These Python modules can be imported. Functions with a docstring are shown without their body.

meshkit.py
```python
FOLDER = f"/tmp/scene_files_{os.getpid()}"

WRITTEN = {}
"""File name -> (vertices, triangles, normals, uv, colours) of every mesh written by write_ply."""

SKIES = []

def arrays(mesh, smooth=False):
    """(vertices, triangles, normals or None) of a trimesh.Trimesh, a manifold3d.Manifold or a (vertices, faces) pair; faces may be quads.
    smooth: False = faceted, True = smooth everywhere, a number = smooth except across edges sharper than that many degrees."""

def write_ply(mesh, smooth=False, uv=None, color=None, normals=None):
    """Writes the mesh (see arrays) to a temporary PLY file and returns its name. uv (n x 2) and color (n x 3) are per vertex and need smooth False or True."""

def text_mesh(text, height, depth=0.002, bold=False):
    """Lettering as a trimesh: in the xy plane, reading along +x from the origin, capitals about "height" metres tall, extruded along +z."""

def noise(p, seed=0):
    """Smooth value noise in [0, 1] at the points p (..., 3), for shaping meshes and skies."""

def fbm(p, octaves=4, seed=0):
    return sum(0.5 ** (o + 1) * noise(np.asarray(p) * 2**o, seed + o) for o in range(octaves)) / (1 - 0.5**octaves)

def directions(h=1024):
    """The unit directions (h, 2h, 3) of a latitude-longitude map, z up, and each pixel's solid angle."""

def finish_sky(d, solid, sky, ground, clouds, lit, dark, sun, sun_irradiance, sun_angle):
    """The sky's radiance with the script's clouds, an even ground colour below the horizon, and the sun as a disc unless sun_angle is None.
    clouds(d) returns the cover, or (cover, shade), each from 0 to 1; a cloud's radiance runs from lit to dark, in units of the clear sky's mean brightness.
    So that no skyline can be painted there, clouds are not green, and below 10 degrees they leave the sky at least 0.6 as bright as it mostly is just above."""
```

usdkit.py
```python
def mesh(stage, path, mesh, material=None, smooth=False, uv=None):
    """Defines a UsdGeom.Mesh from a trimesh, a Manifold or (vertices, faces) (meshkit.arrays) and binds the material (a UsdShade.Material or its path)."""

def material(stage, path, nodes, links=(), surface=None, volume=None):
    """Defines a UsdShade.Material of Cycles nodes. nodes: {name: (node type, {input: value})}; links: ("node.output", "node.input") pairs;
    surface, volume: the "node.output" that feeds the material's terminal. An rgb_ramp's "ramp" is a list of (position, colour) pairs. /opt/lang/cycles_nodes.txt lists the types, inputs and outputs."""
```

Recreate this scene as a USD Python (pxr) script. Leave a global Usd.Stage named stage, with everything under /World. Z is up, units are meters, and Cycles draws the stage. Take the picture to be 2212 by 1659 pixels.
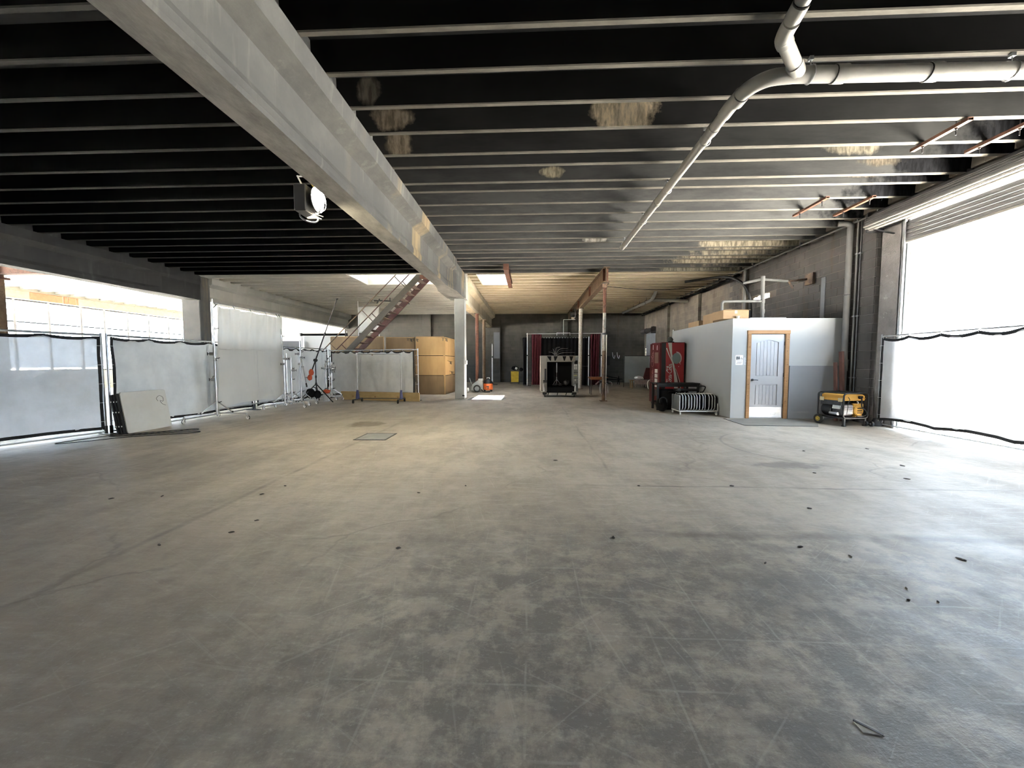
import math, random
import numpy as np
import usdkit, meshkit
from pxr import Usd, UsdGeom, UsdLux, UsdShade, Sdf, Gf
from scipy.spatial import ConvexHull
from shapely.geometry import Polygon, box as sbox
import trimesh

RNG = random.Random(7)
NP = np.random.RandomState(11)
stage = Usd.Stage.CreateInMemory()
UsdGeom.SetStageUpAxis(stage, UsdGeom.Tokens.z)
UsdGeom.SetStageMetersPerUnit(stage, 1.0)
UsdGeom.Xform.Define(stage, '/World')
UsdGeom.Scope.Define(stage, '/World/Looks')

# ---------------------------------------------------------------- camera, sky, sun, exposure
CAM_Z, YAW, FPX = 1.36, math.radians(2.5), 831.0
PITCH = math.atan((829.5 - 782.0) / FPX)
cam = UsdGeom.Camera.Define(stage, '/World/camera')
cam.CreateHorizontalApertureAttr(36.0)
cam.CreateVerticalApertureAttr(36.0 * 1659 / 2212)
cam.CreateFocalLengthAttr(36.0 * FPX / 2212)
cam.CreateFStopAttr(0.0)
cam.CreateClippingRangeAttr(Gf.Vec2f(0.05, 1000))
EXPOSURE = 1.75
cam.CreateExposureAttr(EXPOSURE)
_f = np.array([-math.sin(YAW) * math.cos(PITCH), math.cos(YAW) * math.cos(PITCH), -math.sin(PITCH)])
_r = np.array([math.cos(YAW), math.sin(YAW), 0.0])
_u = np.cross(_r, _f)
_m = Gf.Matrix4d(*_r, 0, *_u, 0, *(-_f), 0, 0, 0, CAM_Z, 1)
cam.AddTransformOp().Set(_m)

SKY_L, SUN_I = 2.25, 60.0
dome = UsdLux.DomeLight.Define(stage, '/World/sky')
dome.CreateColorAttr(Gf.Vec3f(0.66, 0.82, 1.0))
dome.CreateIntensityAttr(SKY_L)
sun = UsdLux.DistantLight.Define(stage, '/World/sun')
sun.CreateAngleAttr(0.53)
sun.CreateColorAttr(Gf.Vec3f(1.0, 0.95, 0.86))
sun.CreateIntensityAttr(SUN_I)
sun.CreateNormalizeAttr(True)
LAMP_L = 520.0
_sd = np.array([0.035, 0.11, 1.0]); _sd /= np.linalg.norm(_sd)   # towards the sun
_sx = np.cross([0, 1.0, 0], _sd); _sx /= np.linalg.norm(_sx); _sy = np.cross(_sd, _sx)
sun.AddTransformOp().Set(Gf.Matrix4d(*_sx, 0, *_sy, 0, *_sd, 0, 0, 0, 30, 1))

# ---------------------------------------------------------------- node graph helper
class Ref(str):
    pass

class Graph:
    def __init__(self):
        self.nodes, self.links = {}, []
    def add(self, kind, out, **inp):
        n = f'n{len(self.nodes)}'
        plain = {}
        for k, v in inp.items():
            if isinstance(v, Ref):
                self.links.append((str(v), f'{n}.{k}'))
            else:
                plain[k] = v
        self.nodes[n] = (kind, plain)
        return Ref(f'{n}.{out}')
    def pos(self):
        return self.add('geometry', 'position')
    def obj(self):
        return self.add('texture_coordinate', 'object')
    def noise(self, vec, scale=1.0, detail=4, rough=0.6, stretch=None, dist=0.0, out='fac', off=None):
        if stretch is not None or off is not None:
            vec = self.add('mapping', 'vector', vector=vec, scale=stretch or (1, 1, 1), location=off or (0, 0, 0))
        return self.add('noise_texture', out, vector=vec, scale=scale, detail=float(detail), roughness=rough, distortion=dist)
    def ramp(self, fac, stops):
        return self.add('rgb_ramp', 'color', fac=fac, ramp=stops)
    def step(self, fac, a, b):
        return self.add('map_range', 'result', value=fac, from_min=a, from_max=b, to_min=0.0, to_max=1.0, clamp=True)
    def mix(self, fac, a, b, mode='mix'):
        return self.add('mix_color', 'result', fac=fac, a=a, b=b, blend_type=mode)
    def math(self, op, a, b=0.0, c=0.0, clamp=False):
        return self.add('math', 'value', math_type=op, value1=a, value2=b, value3=c, use_clamp=clamp)
    def sep(self, vec):
        n = self.add('separate_xyz', 'x', vector=vec)
        b = n.split('.')[0]
        return Ref(b + '.x'), Ref(b + '.y'), Ref(b + '.z')
    def bump(self, h, strength=0.3, dist=0.01):
        return self.add('bump', 'normal', height=h, strength=strength, distance=dist)
    def bsdf(self, color, rough=0.6, normal=None, **kw):
        if normal is not None:
            kw['normal'] = normal
        return self.add('principled_bsdf', 'BSDF', base_color=color, roughness=rough, **kw)
    def spot(self, pos, c, size, soft=0.5, wob=0.5):
        """1 inside an irregular blotch around c with half sizes 'size'."""
        d = self.add('vector_math', 'vector', math_type='subtract', vector1=pos, vector2=c)
        d = self.add('vector_math', 'vector', math_type='divide', vector1=d, vector2=size)
        l = self.add('vector_math', 'value', math_type='length', vector1=d)
        n = self.noise(pos, 5.0, 4)
        l = self.math('add', l, self.math('multiply', self.math('subtract', n, 0.5), 2 * wob))
        return self.add('map_range', 'result', value=l, from_min=1.0, from_max=1.0 - soft, to_min=0.0, to_max=1.0, clamp=True)
    def save(self, name, surface):
        return usdkit.material(stage, f'/World/Looks/{name}', self.nodes, self.links, surface=str(surface))

def worn(name, c1, c2=None, rough=0.6, scale=3.0, metal=0.0, bump=0.15, bdist=0.004, stretch=None, spots=None, local=False, **kw):
    g = Graph(); p = g.obj() if local else g.pos()
    c2 = c2 or tuple(0.7 * x for x in c1)
    n = g.noise(p, scale, 5, 0.65, stretch)
    col = g.mix(g.step(n, 0.35, 0.65), c1, c2)
    if spots:
        n2 = g.noise(p, spots[1], 5, 0.7)
        col = g.mix(g.step(n2, spots[2], spots[2] + 0.08), col, spots[0])
    nb = g.bump(g.noise(p, scale * 12, 4), bump, bdist) if bump else None
    return g.save(name, g.bsdf(col, rough, nb, metallic=metal, **kw))

def plain(name, c, rough=0.5, metal=0.0, **kw):
    g = Graph()
    return g.save(name, g.bsdf(c, rough, None, metallic=metal, **kw))

# ---------------------------------------------------------------- mesh helpers: all return (vertices, faces)
def join(*ms):
    ms = [m for m in (ms[0] if len(ms) == 1 and isinstance(ms[0], list) else ms)]
    vs, fs, n = [], [], 0
    for v, f in ms:
        vs.append(np.asarray(v, float)); fs.append(np.asarray(f, int) + n); n += len(v)
    return np.vstack(vs), np.vstack(fs)

_q = np.array([[0, 1, 3, 2], [4, 6, 7, 5], [0, 4, 5, 1], [2, 3, 7, 6], [0, 2, 6, 4], [1, 5, 7, 3]])
BOXF = np.vstack([_q[:, [0, 1, 2]], _q[:, [0, 2, 3]]])

def box(x0, y0, z0, x1, y1, z1, b=0.0):
    lo, hi = np.minimum([x0, y0, z0], [x1, y1, z1]), np.maximum([x0, y0, z0], [x1, y1, z1])
    if b <= 0:
        v = np.array([[(lo, hi)[i][0], (lo, hi)[j][1], (lo, hi)[k][2]] for i in (0, 1) for j in (0, 1) for k in (0, 1)])
        return v, BOXF
    b = min(b, 0.45 * (hi - lo).min())
    c, h = (lo + hi) / 2, (hi - lo) / 2
    v = CHV * h - np.sign(CHV) * CHB * b
    return c + v, CHF

def _chamfer():
    vs, bs = [], []
    for s in np.array(np.meshgrid([-1, 1], [-1, 1], [-1, 1])).T.reshape(-1, 3):
        for k in range(3):
            vs.append(s.astype(float)); bb = np.ones(3); bb[k] = 0; bs.append(bb)
    vs, bs = np.array(vs), np.array(bs)
    p = vs - vs * bs * 0.2
    return vs, bs, hullf(p)

def hullf(p):
    h = ConvexHull(p)
    f = h.simplices.copy()
    c = p.mean(0)
    n = np.cross(p[f[:, 1]] - p[f[:, 0]], p[f[:, 2]] - p[f[:, 0]])
    flip = (n * (p[f[:, 0]] - c)).sum(1) < 0
    f[flip] = f[flip][:, ::-1]
    return f

CHV, CHB, CHF = _chamfer()

def hull(pts):
    p = np.asarray(pts, float)
    f = hullf(p)
    used = np.unique(f); remap = np.full(len(p), -1); remap[used] = np.arange(len(used))
    return p[used], remap[f]

def tf(m, R=None, t=None):
    v, f = m
    v = np.asarray(v, float)
    if R is not None:
        v = v @ np.asarray(R).T
    if t is not None:
        v = v + np.asarray(t)
    return v, f

def rz(a):
    c, s = math.cos(a), math.sin(a)
    return np.array([[c, -s, 0], [s, c, 0], [0, 0, 1.0]])

def rx(a):
    c, s = math.cos(a), math.sin(a)
    return np.array([[1.0, 0, 0], [0, c, -s], [0, s, c]])

def ry(a):
    c, s = math.cos(a), math.sin(a)
    return np.array([[c, 0, s], [0, 1.0, 0], [-s, 0, c]])

def frames(p):
    p = np.asarray(p, float)
    d = np.gradient(p, axis=0) if len(p) > 2 else np.repeat([p[1] - p[0]], 2, 0)
    if len(p) > 2:
        seg = np.diff(p, axis=0); seg /= np.linalg.norm(seg, axis=1, keepdims=True) + 1e-12
        d = np.vstack([seg[:1], seg[:-1] + seg[1:], seg[-1:]])
    d = d / (np.linalg.norm(d, axis=1, keepdims=True) + 1e-12)
    a = np.array([0, 0, 1.0]) if abs(d[0][2]) < 0.9 else np.array([1.0, 0, 0])
    us, ws = [], []
    u = np.cross(a, d[0]); u /= np.linalg.norm(u)
    for k in range(len(p)):
        u = u - d[k] * (u @ d[k]); u /= np.linalg.norm(u) + 1e-12
        us.append(u.copy()); ws.append(np.cross(d[k], u))
    return d, np.array(us), np.array(ws)

def tube(pts, r, n=8, closed=False):
    p = np.asarray(pts, float)
    if closed:
        p = np.vstack([p, p[:1]])
    r = np.broadcast_to(r, len(p))
    _, u, w = frames(p)
    a = np.linspace(0, 2 * np.pi, n, endpoint=False)
    v = (p[:, None] + r[:, None, None] * (np.cos(a)[None, :, None] * u[:, None] + np.sin(a)[None, :, None] * w[:, None])).reshape(-1, 3)
    k = len(p); f = []
    i = np.arange(k - 1)[:, None] * n; j = np.arange(n)[None]; j2 = (j + 1) % n
    q = np.stack([i + j, i + j2, i + n + j2, i + n + j], -1).reshape(-1, 4)
    f = np.vstack([q[:, [0, 1, 2]], q[:, [0, 2, 3]]])
    c0, c1 = len(v), len(v) + 1
    v = np.vstack([v, p[:1], p[-1:]])
    jj = np.arange(n)
    f = np.vstack([f, np.stack([np.full(n, c0), (jj + 1) % n, jj], 1), np.stack([np.full(n, c1), (k - 1) * n + jj, (k - 1) * n + (jj + 1) % n], 1)])
    return v, f

def cyl(p0, p1, r, n=12, r1=None):
    return tube([p0, p1], [r, r if r1 is None else r1], n)

def bar(p0, p1, w, h, up=(0, 0, 1)):
    p0, p1 = np.asarray(p0, float), np.asarray(p1, float)
    d = p1 - p0; L = np.linalg.norm(d); d /= L
    s = np.cross(d, up); s /= np.linalg.norm(s); u = np.cross(s, d)
    v, f = box(-w / 2, 0, -h / 2, w / 2, L, h / 2)
    return np.asarray(p0) + v @ np.array([s, d, u]), f

def lathe(profile, n=20, axis='z', c=(0, 0, 0)):
    pr = np.asarray(profile, float)
    a = np.linspace(0, 2 * np.pi, n, endpoint=False)
    v = np.stack([pr[:, None, 0] * np.cos(a), pr[:, None, 0] * np.sin(a), np.repeat(pr[:, None, 1], n, 1)], -1).reshape(-1, 3)
    k = len(pr)
    i = np.arange(k - 1)[:, None] * n; j = np.arange(n)[None]; j2 = (j + 1) % n
    q = np.stack([i + j, i + j2, i + n + j2, i + n + j], -1).reshape(-1, 4)
    f = np.vstack([q[:, [0, 1, 2]], q[:, [0, 2, 3]]])
    if axis == 'x':
        v = v[:, [2, 0, 1]]
    elif axis == 'y':
        v = v[:, [1, 2, 0]]
    return v + np.asarray(c), f

def prism(poly, h, plane='xy', at=0.0):
    """poly: list of 2D points or a shapely polygon, extruded by h. plane: which axes the 2D points mean; 'at': start on the third axis."""
    P = poly if hasattr(poly, 'exterior') else Polygon(poly)
    m = trimesh.creation.extrude_polygon(P, abs(h), engine='earcut')
    v, f = np.array(m.vertices), np.array(m.faces)
    v[:, 2] += at if h > 0 else at - abs(h)
    o = {'xy': [0, 1, 2], 'xz': [0, 2, 1], 'yz': [2, 0, 1]}[plane]
    v = v[:, o] if plane != 'xz' else np.stack([v[:, 0], v[:, 2], v[:, 1]], 1)
    if plane == 'xz':
        f = f[:, ::-1]
    return v, f

def rrect(w, h, r, n=5, c=(0, 0)):
    pts = []
    for (sx, sy, a0) in ((1, 1, 0), (-1, 1, 90), (-1, -1, 180), (1, -1, 270)):
        for k in range(n + 1):
            a = math.radians(a0 + 90 * k / n)
            pts.append((c[0] + sx * (w / 2 - r) + r * math.cos(a), c[1] + sy * (h / 2 - r) + r * math.sin(a)))
    return pts

def grid(fn, nu, nv, thick=0.004):
    """Sheet over (u, v) in [0,1]^2 with thickness; fn(U, V) -> points (nv+1, nu+1, 3)."""
    U, V = np.meshgrid(np.linspace(0, 1, nu + 1), np.linspace(0, 1, nv + 1))
    p = fn(U, V)
    du = np.gradient(p, axis=1); dv = np.gradient(p, axis=0)
    n = np.cross(du, dv); n /= np.linalg.norm(n, axis=2, keepdims=True) + 1e-12
    a = (p + n * thick / 2).reshape(-1, 3); b = (p - n * thick / 2).reshape(-1, 3)
    W = nu + 1; N = len(a)
    i = (np.arange(nv)[:, None] * W + np.arange(nu)[None]).ravel()
    q = np.stack([i, i + 1, i + W + 1, i + W], 1)
    quads = [q, q[:, ::-1] + N]
    e = np.concatenate([np.arange(nu), np.arange(nv) * W + nu, nv * W + nu - np.arange(nu), (nv - np.arange(nv)) * W])
    e2 = np.concatenate([np.arange(nu) + 1, (np.arange(nv) + 1) * W + nu, nv * W + nu - np.arange(nu) - 1, (nv - np.arange(nv) - 1) * W])
    quads.append(np.stack([e2, e, e + N, e2 + N], 1))
    q = np.vstack(quads)
    return np.vstack([a, b]), np.vstack([q[:, [0, 1, 2]], q[:, [0, 2, 3]]])

def curve(pts, n=8):
    """Catmull-Rom through pts."""
    p = np.asarray(pts, float)
    q = np.vstack([2 * p[0] - p[1], p, 2 * p[-1] - p[-2]])
    out = []
    for i in range(1, len(q) - 2):
        for t in np.linspace(0, 1, n, endpoint=False):
            a, b, c, d = q[i - 1], q[i], q[i + 1], q[i + 2]
            out.append(0.5 * (2 * b + (c - a) * t + (2 * a - 5 * b + 4 * c - d) * t * t + (3 * b - a - 3 * c + d) * t ** 3))
    out.append(p[-1])
    return np.array(out)

def ring(c, R, r, axis='z', n=20, m=6, a0=0.0, a1=2 * math.pi):
    full = abs(a1 - a0 - 2 * math.pi) < 1e-6
    a = np.linspace(a0, a1, n, endpoint=not full)
    z = np.zeros_like(a)
    p = {'z': np.stack([np.cos(a), np.sin(a), z], 1), 'x': np.stack([z, np.cos(a), np.sin(a)], 1), 'y': np.stack([np.cos(a), z, np.sin(a)], 1)}[axis] * R + np.asarray(c)
    return tube(p, r, m, closed=full)

def blob(c, size, n=2, amp=0.15, seed=0, freq=2.0):
    s = trimesh.creation.icosphere(n)
    v = np.array(s.vertices)
    k = 1 + amp * (meshkit.fbm(v * freq + 7.3 + seed, 3, seed)[:, None] - 0.5) * 2
    return v * k * np.asarray(size) + np.asarray(c), np.array(s.faces)

# ---------------------------------------------------------------- things and parts
NAMES = {}

def numbered(parent, name):
    k = (parent, name)
    i = NAMES.get(k, 0); NAMES[k] = i + 1
    return name if i == 0 else f'{name}_{i:03d}'

class Thing:
    def __init__(self, name, label, cat, loc=(0, 0, 0), rot=0.0, group=None, kind=None):
        self.path = '/World/' + numbered('/World', name)
        self.name, self.cat, self.group, self.kind = name, cat, group, kind
        x = UsdGeom.Xform.Define(stage, self.path)
        self.loc, self.rot = np.asarray(loc, float), rot
        x.AddTranslateOp().Set(Gf.Vec3d(*map(float, loc)))
        if rot:
            x.AddRotateZOp().Set(math.degrees(rot))
        self.prim = x.GetPrim()
        keys(self.prim, label, cat, group, kind)
    def part(self, name, mesh, mat, label=None, smooth=False, world=False, parent=None, kind=None):
        base = parent or self.path
        p = base + '/' + numbered(base, name)
        v, f = mesh
        if world:
            v = np.asarray(v) - self.loc
            if self.rot:
                v = v @ rz(-self.rot).T
        m = usdkit.mesh(stage, p, (np.asarray(v, float), np.asarray(f, int)), mat, smooth=smooth)
        if label:
            m.GetPrim().SetCustomDataByKey('label', label)
        if kind:
            m.GetPrim().SetCustomDataByKey('kind', kind)
        return p
    def copy(self, label, loc, rot=0.0, group=None):
        p = '/World/' + numbered('/World', self.name)
        x = UsdGeom.Xform.Define(stage, p)
        x.AddTranslateOp().Set(Gf.Vec3d(*map(float, loc)))
        if rot or self.rot:
            x.AddRotateZOp().Set(math.degrees(rot))
        x.GetPrim().GetReferences().AddInternalReference(self.path)
        x.GetPrim().SetInstanceable(True)
        keys(x.GetPrim(), label, self.cat, group or self.group, self.kind)
        return x

def keys(prim, label=None, cat=None, group=None, kind=None):
    for k, v in (('label', label), ('category', cat), ('group', group), ('kind', kind)):
        if v:
            prim.SetCustomDataByKey(k, v)

def single(name, label, cat, mesh, mat, smooth=False, group=None, kind=None):
    p = '/World/' + numbered('/World', name)
    m = usdkit.mesh(stage, p, mesh, mat, smooth=smooth)
    keys(m.GetPrim(), label, cat, group, kind)
    return p
# ---------------------------------------------------------------- materials of the shell
def floor_material():
    g = Graph(); p = g.pos()
    x, y, z = g.sep(p)
    n1 = g.noise(p, 0.45, 6, 0.6)
    n2 = g.noise(p, 2.2, 6, 0.7, (1.0, 0.5, 1))
    n3 = g.noise(p, 9.0, 5, 0.7, (0.35, 1.3, 1.0))
    col = g.mix(g.step(n1, 0.38, 0.62), (0.48, 0.43, 0.36), (0.345, 0.302, 0.25))
    col = g.mix(g.math('multiply', g.step(n2, 0.45, 0.62), 0.55), col, (0.275, 0.245, 0.21))
    col = g.mix(g.math('multiply', g.step(n3, 0.5, 0.72), 0.5), col, (0.56, 0.53, 0.47))
    # remains of old tile glue in the foreground, spread wider to paint down the overlit floor; pale grout lines
    area = g.spot(p, (1.3, 1.6, 0), (3.8, 2.0, 1), 0.55, 0.55)
    n4 = g.noise(p, 4.0, 6, 0.75)
    glue = g.math('multiply', area, g.step(n4, 0.42, 0.55))
    col = g.mix(g.math('multiply', glue, 0.75), col, (0.162, 0.156, 0.15))
    wob = g.mix(0.02, p, g.noise(p, 3.0, 2, out='color'))
    br = g.add('brick_texture', 'fac', vector=wob, offset=0.0, squash=1.0, scale=1.0, mortar_size=0.007, mortar_smooth=0.6, brick_width=0.305, row_height=0.305)
    lines = g.math('multiply', g.math('multiply', br, area), g.step(g.noise(p, 2.4, 3), 0.42, 0.6))
    col = g.mix(g.math('multiply', lines, 0.4), col, (0.50, 0.47, 0.42))
    n5 = g.noise(p, 26.0, 6, 0.75, (0.3, 1.2, 1.0))
    col = g.mix(g.math('multiply', g.step(n5, 0.48, 0.64), 0.32), col, (0.24, 0.22, 0.19))
    n6 = g.noise(p, 60.0, 3, 0.7, (0.6, 1.0, 1.0))
    col = g.mix(g.math('multiply', g.step(n6, 0.58, 0.68), 0.25), col, (0.62, 0.59, 0.53))
    # scuffs: long thin scratches in two directions
    for ang, off in ((0.5, 0.0), (-0.7, 9.0), (0.12, 21.0), (1.3, 33.0)):
        rv = g.add('vector_rotate', 'vector', rotate_type='z_axis', vector=p, angle=ang, axis=(0, 0, 1))
        s = g.noise(rv, 3.0, 4, 0.6, (0.35, 11.0, 1.0), off=(off, off, 0))
        col = g.mix(g.math('multiply', g.step(s, 0.62, 0.70), 0.22), col, (0.60, 0.57, 0.51))
    col = g.mix(g.math('multiply', g.spot(p, (-3.6, 1.6, 0), (3.0, 2.2, 1), 0.8, 0.4), 0.5), col, (0.21, 0.165, 0.125))
    # dark soiled joints
    wx = g.math('add', x, g.math('multiply', g.math('subtract', g.noise(p, 1.2, 4), 0.5), 0.12))
    wy = g.math('add', y, g.math('multiply', g.math('subtract', g.noise(p, 1.0, 4), 0.5), 0.14))
    def line(c, at, w, k, lo=None, hi=None, other=None):
        d = g.math('absolute', g.math('subtract', c, at))
        m = g.add('map_range', 'result', value=d, from_min=w, from_max=w * 0.2, to_min=0.0, to_max=k, clamp=True)
        if lo is not None:
            m = g.math('multiply', m, g.step(other, lo, lo + 0.6))
            m = g.math('multiply', m, g.step(other, hi, hi - 0.6))
        return g.math('multiply', m, g.step(g.noise(p, 1.7, 4), 0.33, 0.6))
    for m in (line(wy, 3.02, 0.09, 0.6, 0.5, 8.0, x), line(wy, 4.22, 0.025, 0.7, 0.3, 7.0, x), line(wx, -2.9, 0.05, 0.5, 1.5, 9.0, y),
              line(wx, -6.2, 0.04, 0.4, 1.5, 9.0, y), line(wy, 8.9, 0.05, 0.4, -7.0, 7.0, x), line(wx, 1.0, 0.03, 0.35, 4.0, 12.0, y)):
        col = g.mix(m, col, (0.10, 0.095, 0.085))
    # wandering cracks
    v = g.mix(0.35, p, g.noise(p, 1.1, 4, out='color'))
    vo = g.add('voronoi_texture', 'distance', feature='distance_to_edge', vector=v, scale=0.42)
    crack = g.math('multiply', g.add('map_range', 'result', value=vo, from_min=0.0045, from_max=0.001, to_min=0.0, to_max=0.3, clamp=True), g.step(g.noise(p, 0.8, 2), 0.45, 0.6))
    col = g.mix(crack, col, (0.09, 0.085, 0.08))
    # stains: oil puddle, tyre arc, brown drips, rust by the door; plus a painted lamp pool
    col = g.mix(g.spot(p, (-3.55, 8.25, 0), (0.42, 0.42, 1), 0.3, 0.6), col, (0.10, 0.085, 0.06))
    col = g.mix(g.math('multiply', g.spot(p, (-4.6, 4.9, 0), (1.7, 1.0, 1), 0.9, 0.5), 0.5), col, (0.16, 0.155, 0.15))
    col = g.mix(g.math('multiply', g.spot(p, (1.5, 2.3, 0), (0.5, 0.55, 1), 0.9, 0.5), 0.4), col, (0.15, 0.14, 0.13))
    col = g.mix(g.math('multiply', g.spot(p, (3.4, 5.15, 0), (0.6, 0.18, 1), 0.4, 0.9), 0.6), col, (0.13, 0.12, 0.11))
    col = g.mix(g.math('multiply', g.spot(p, (-3.0, 9.5, 0), (4.0, 3.2, 1), 0.9, 0.4), 0.35), col, (0.46, 0.40, 0.27))  # warm pool of the lamp painted into the floor colour
    d = g.add('vector_math', 'value', math_type='distance', vector1=p, vector2=(4.6, 6.3, 0))
    arc = g.add('map_range', 'result', value=g.math('absolute', g.math('subtract', d, 1.35)), from_min=0.03, from_max=0.01, to_min=0.0, to_max=0.4, clamp=True)
    col = g.mix(g.math('multiply', arc, g.step(x, 4.4, 3.6)), col, (0.13, 0.13, 0.13))
    h = g.math('add', g.math('multiply', n5, 0.8), g.noise(p, 45.0, 4, 0.7))
    rough = g.add('map_range', 'result', value=n2, from_min=0.3, from_max=0.7, to_min=0.40, to_max=0.62, clamp=True)
    return g.save('floor_concrete', g.bsdf(col, rough, g.bump(h, 0.4, 0.007), specular_ior_level=0.32))

def joist_material(name, side, side2, soffit, spots=(), near=None, spec=0.15):
    """Concrete stems whose sides were sprayed with paint; the undersides stayed bare."""
    g = Graph(); p = g.pos()
    n = g.add('geometry', 'true_normal')
    nx, ny, nz = g.sep(n)
    down = g.step(nz, -0.55, -0.8)
    no = g.noise(p, 1.6, 5, 0.7, (0.4, 1, 2.0))
    col = g.mix(g.step(no, 0.4, 0.65), side, side2)
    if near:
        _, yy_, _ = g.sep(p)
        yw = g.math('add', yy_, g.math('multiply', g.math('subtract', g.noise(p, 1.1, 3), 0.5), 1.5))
        col = g.mix(g.step(yw, near[1], near[2]), near[0], col)  # nearer rows painted darker to offset the strong door light
    fl = g.noise(p, 3.2, 6, 0.75, (0.5, 1, 1))
    col = g.mix(g.math('multiply', g.step(fl, 0.74, 0.78), 0.5), col, (0.3, 0.28, 0.24))
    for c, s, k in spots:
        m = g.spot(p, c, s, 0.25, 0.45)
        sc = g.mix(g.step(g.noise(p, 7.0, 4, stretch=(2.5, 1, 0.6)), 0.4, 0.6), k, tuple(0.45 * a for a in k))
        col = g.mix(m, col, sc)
    n2 = g.noise(p, 6.0, 5, 0.7, (0.3, 1, 1))
    so = g.mix(g.step(n2, 0.35, 0.7), soffit, tuple(0.6 * a for a in soffit))
    col = g.mix(down, col, so)
    return g.save(name, g.bsdf(col, 0.8, g.bump(g.noise(p, 40, 4), 0.2, 0.004), specular_ior_level=spec))

def girder_material(name, c1, c2, streak, soffit, yellow=0.5):
    g = Graph(); p = g.pos()
    n = g.noise(p, 1.1, 5, 0.65)
    col = g.mix(g.step(n, 0.38, 0.62), c1, c2)
    s = g.noise(p, 4.5, 4, 0.6, (1, 1, 0.12))
    col = g.mix(g.math('multiply', g.step(s, 0.58, 0.70), 0.45), col, streak)
    _, py_, _ = g.sep(p)
    seg = g.add('white_noise_texture', 'value', dimensions='1D', w=g.math('floor', g.math('multiply', py_, 2.1)))
    col = g.mix(g.math('multiply', seg, 0.30), col, tuple(0.62 * a for a in c2))
    s2 = g.noise(p, 0.75, 5, 0.65, (1, 1, 0.3), off=(3, 3, 0))
    ys = g.noise(p, 7.0, 4, 0.6, (1, 1, 0.15))
    ycol = g.mix(g.step(ys, 0.35, 0.65), (0.34, 0.26, 0.15), (0.21, 0.16, 0.10))
    band = g.noise(g.add('combine_xyz', 'vector', x=0.0, y=py_, z=0.0), 0.9, 3, 0.6)
    ym = g.math('multiply', g.math('multiply', g.step(s2, 0.44, 0.52), g.step(band, 0.50, 0.56)), g.step(py_, 5.2, 7.5))
    col = g.mix(g.math('multiply', ym, yellow), col, ycol)
    _, _, nz = g.sep(g.add('geometry', 'true_normal'))
    so = g.mix(g.step(g.noise(p, 2.0, 6, 0.75, (1, 0.4, 1)), 0.40, 0.66), soffit, tuple(0.45 * a for a in soffit))
    col = g.mix(g.step(nz, -0.85, -0.97), col, so)
    return g.save(name, g.bsdf(col, 0.8, g.bump(g.noise(p, 30, 5), 0.25, 0.006), specular_ior_level=0.25))

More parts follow.
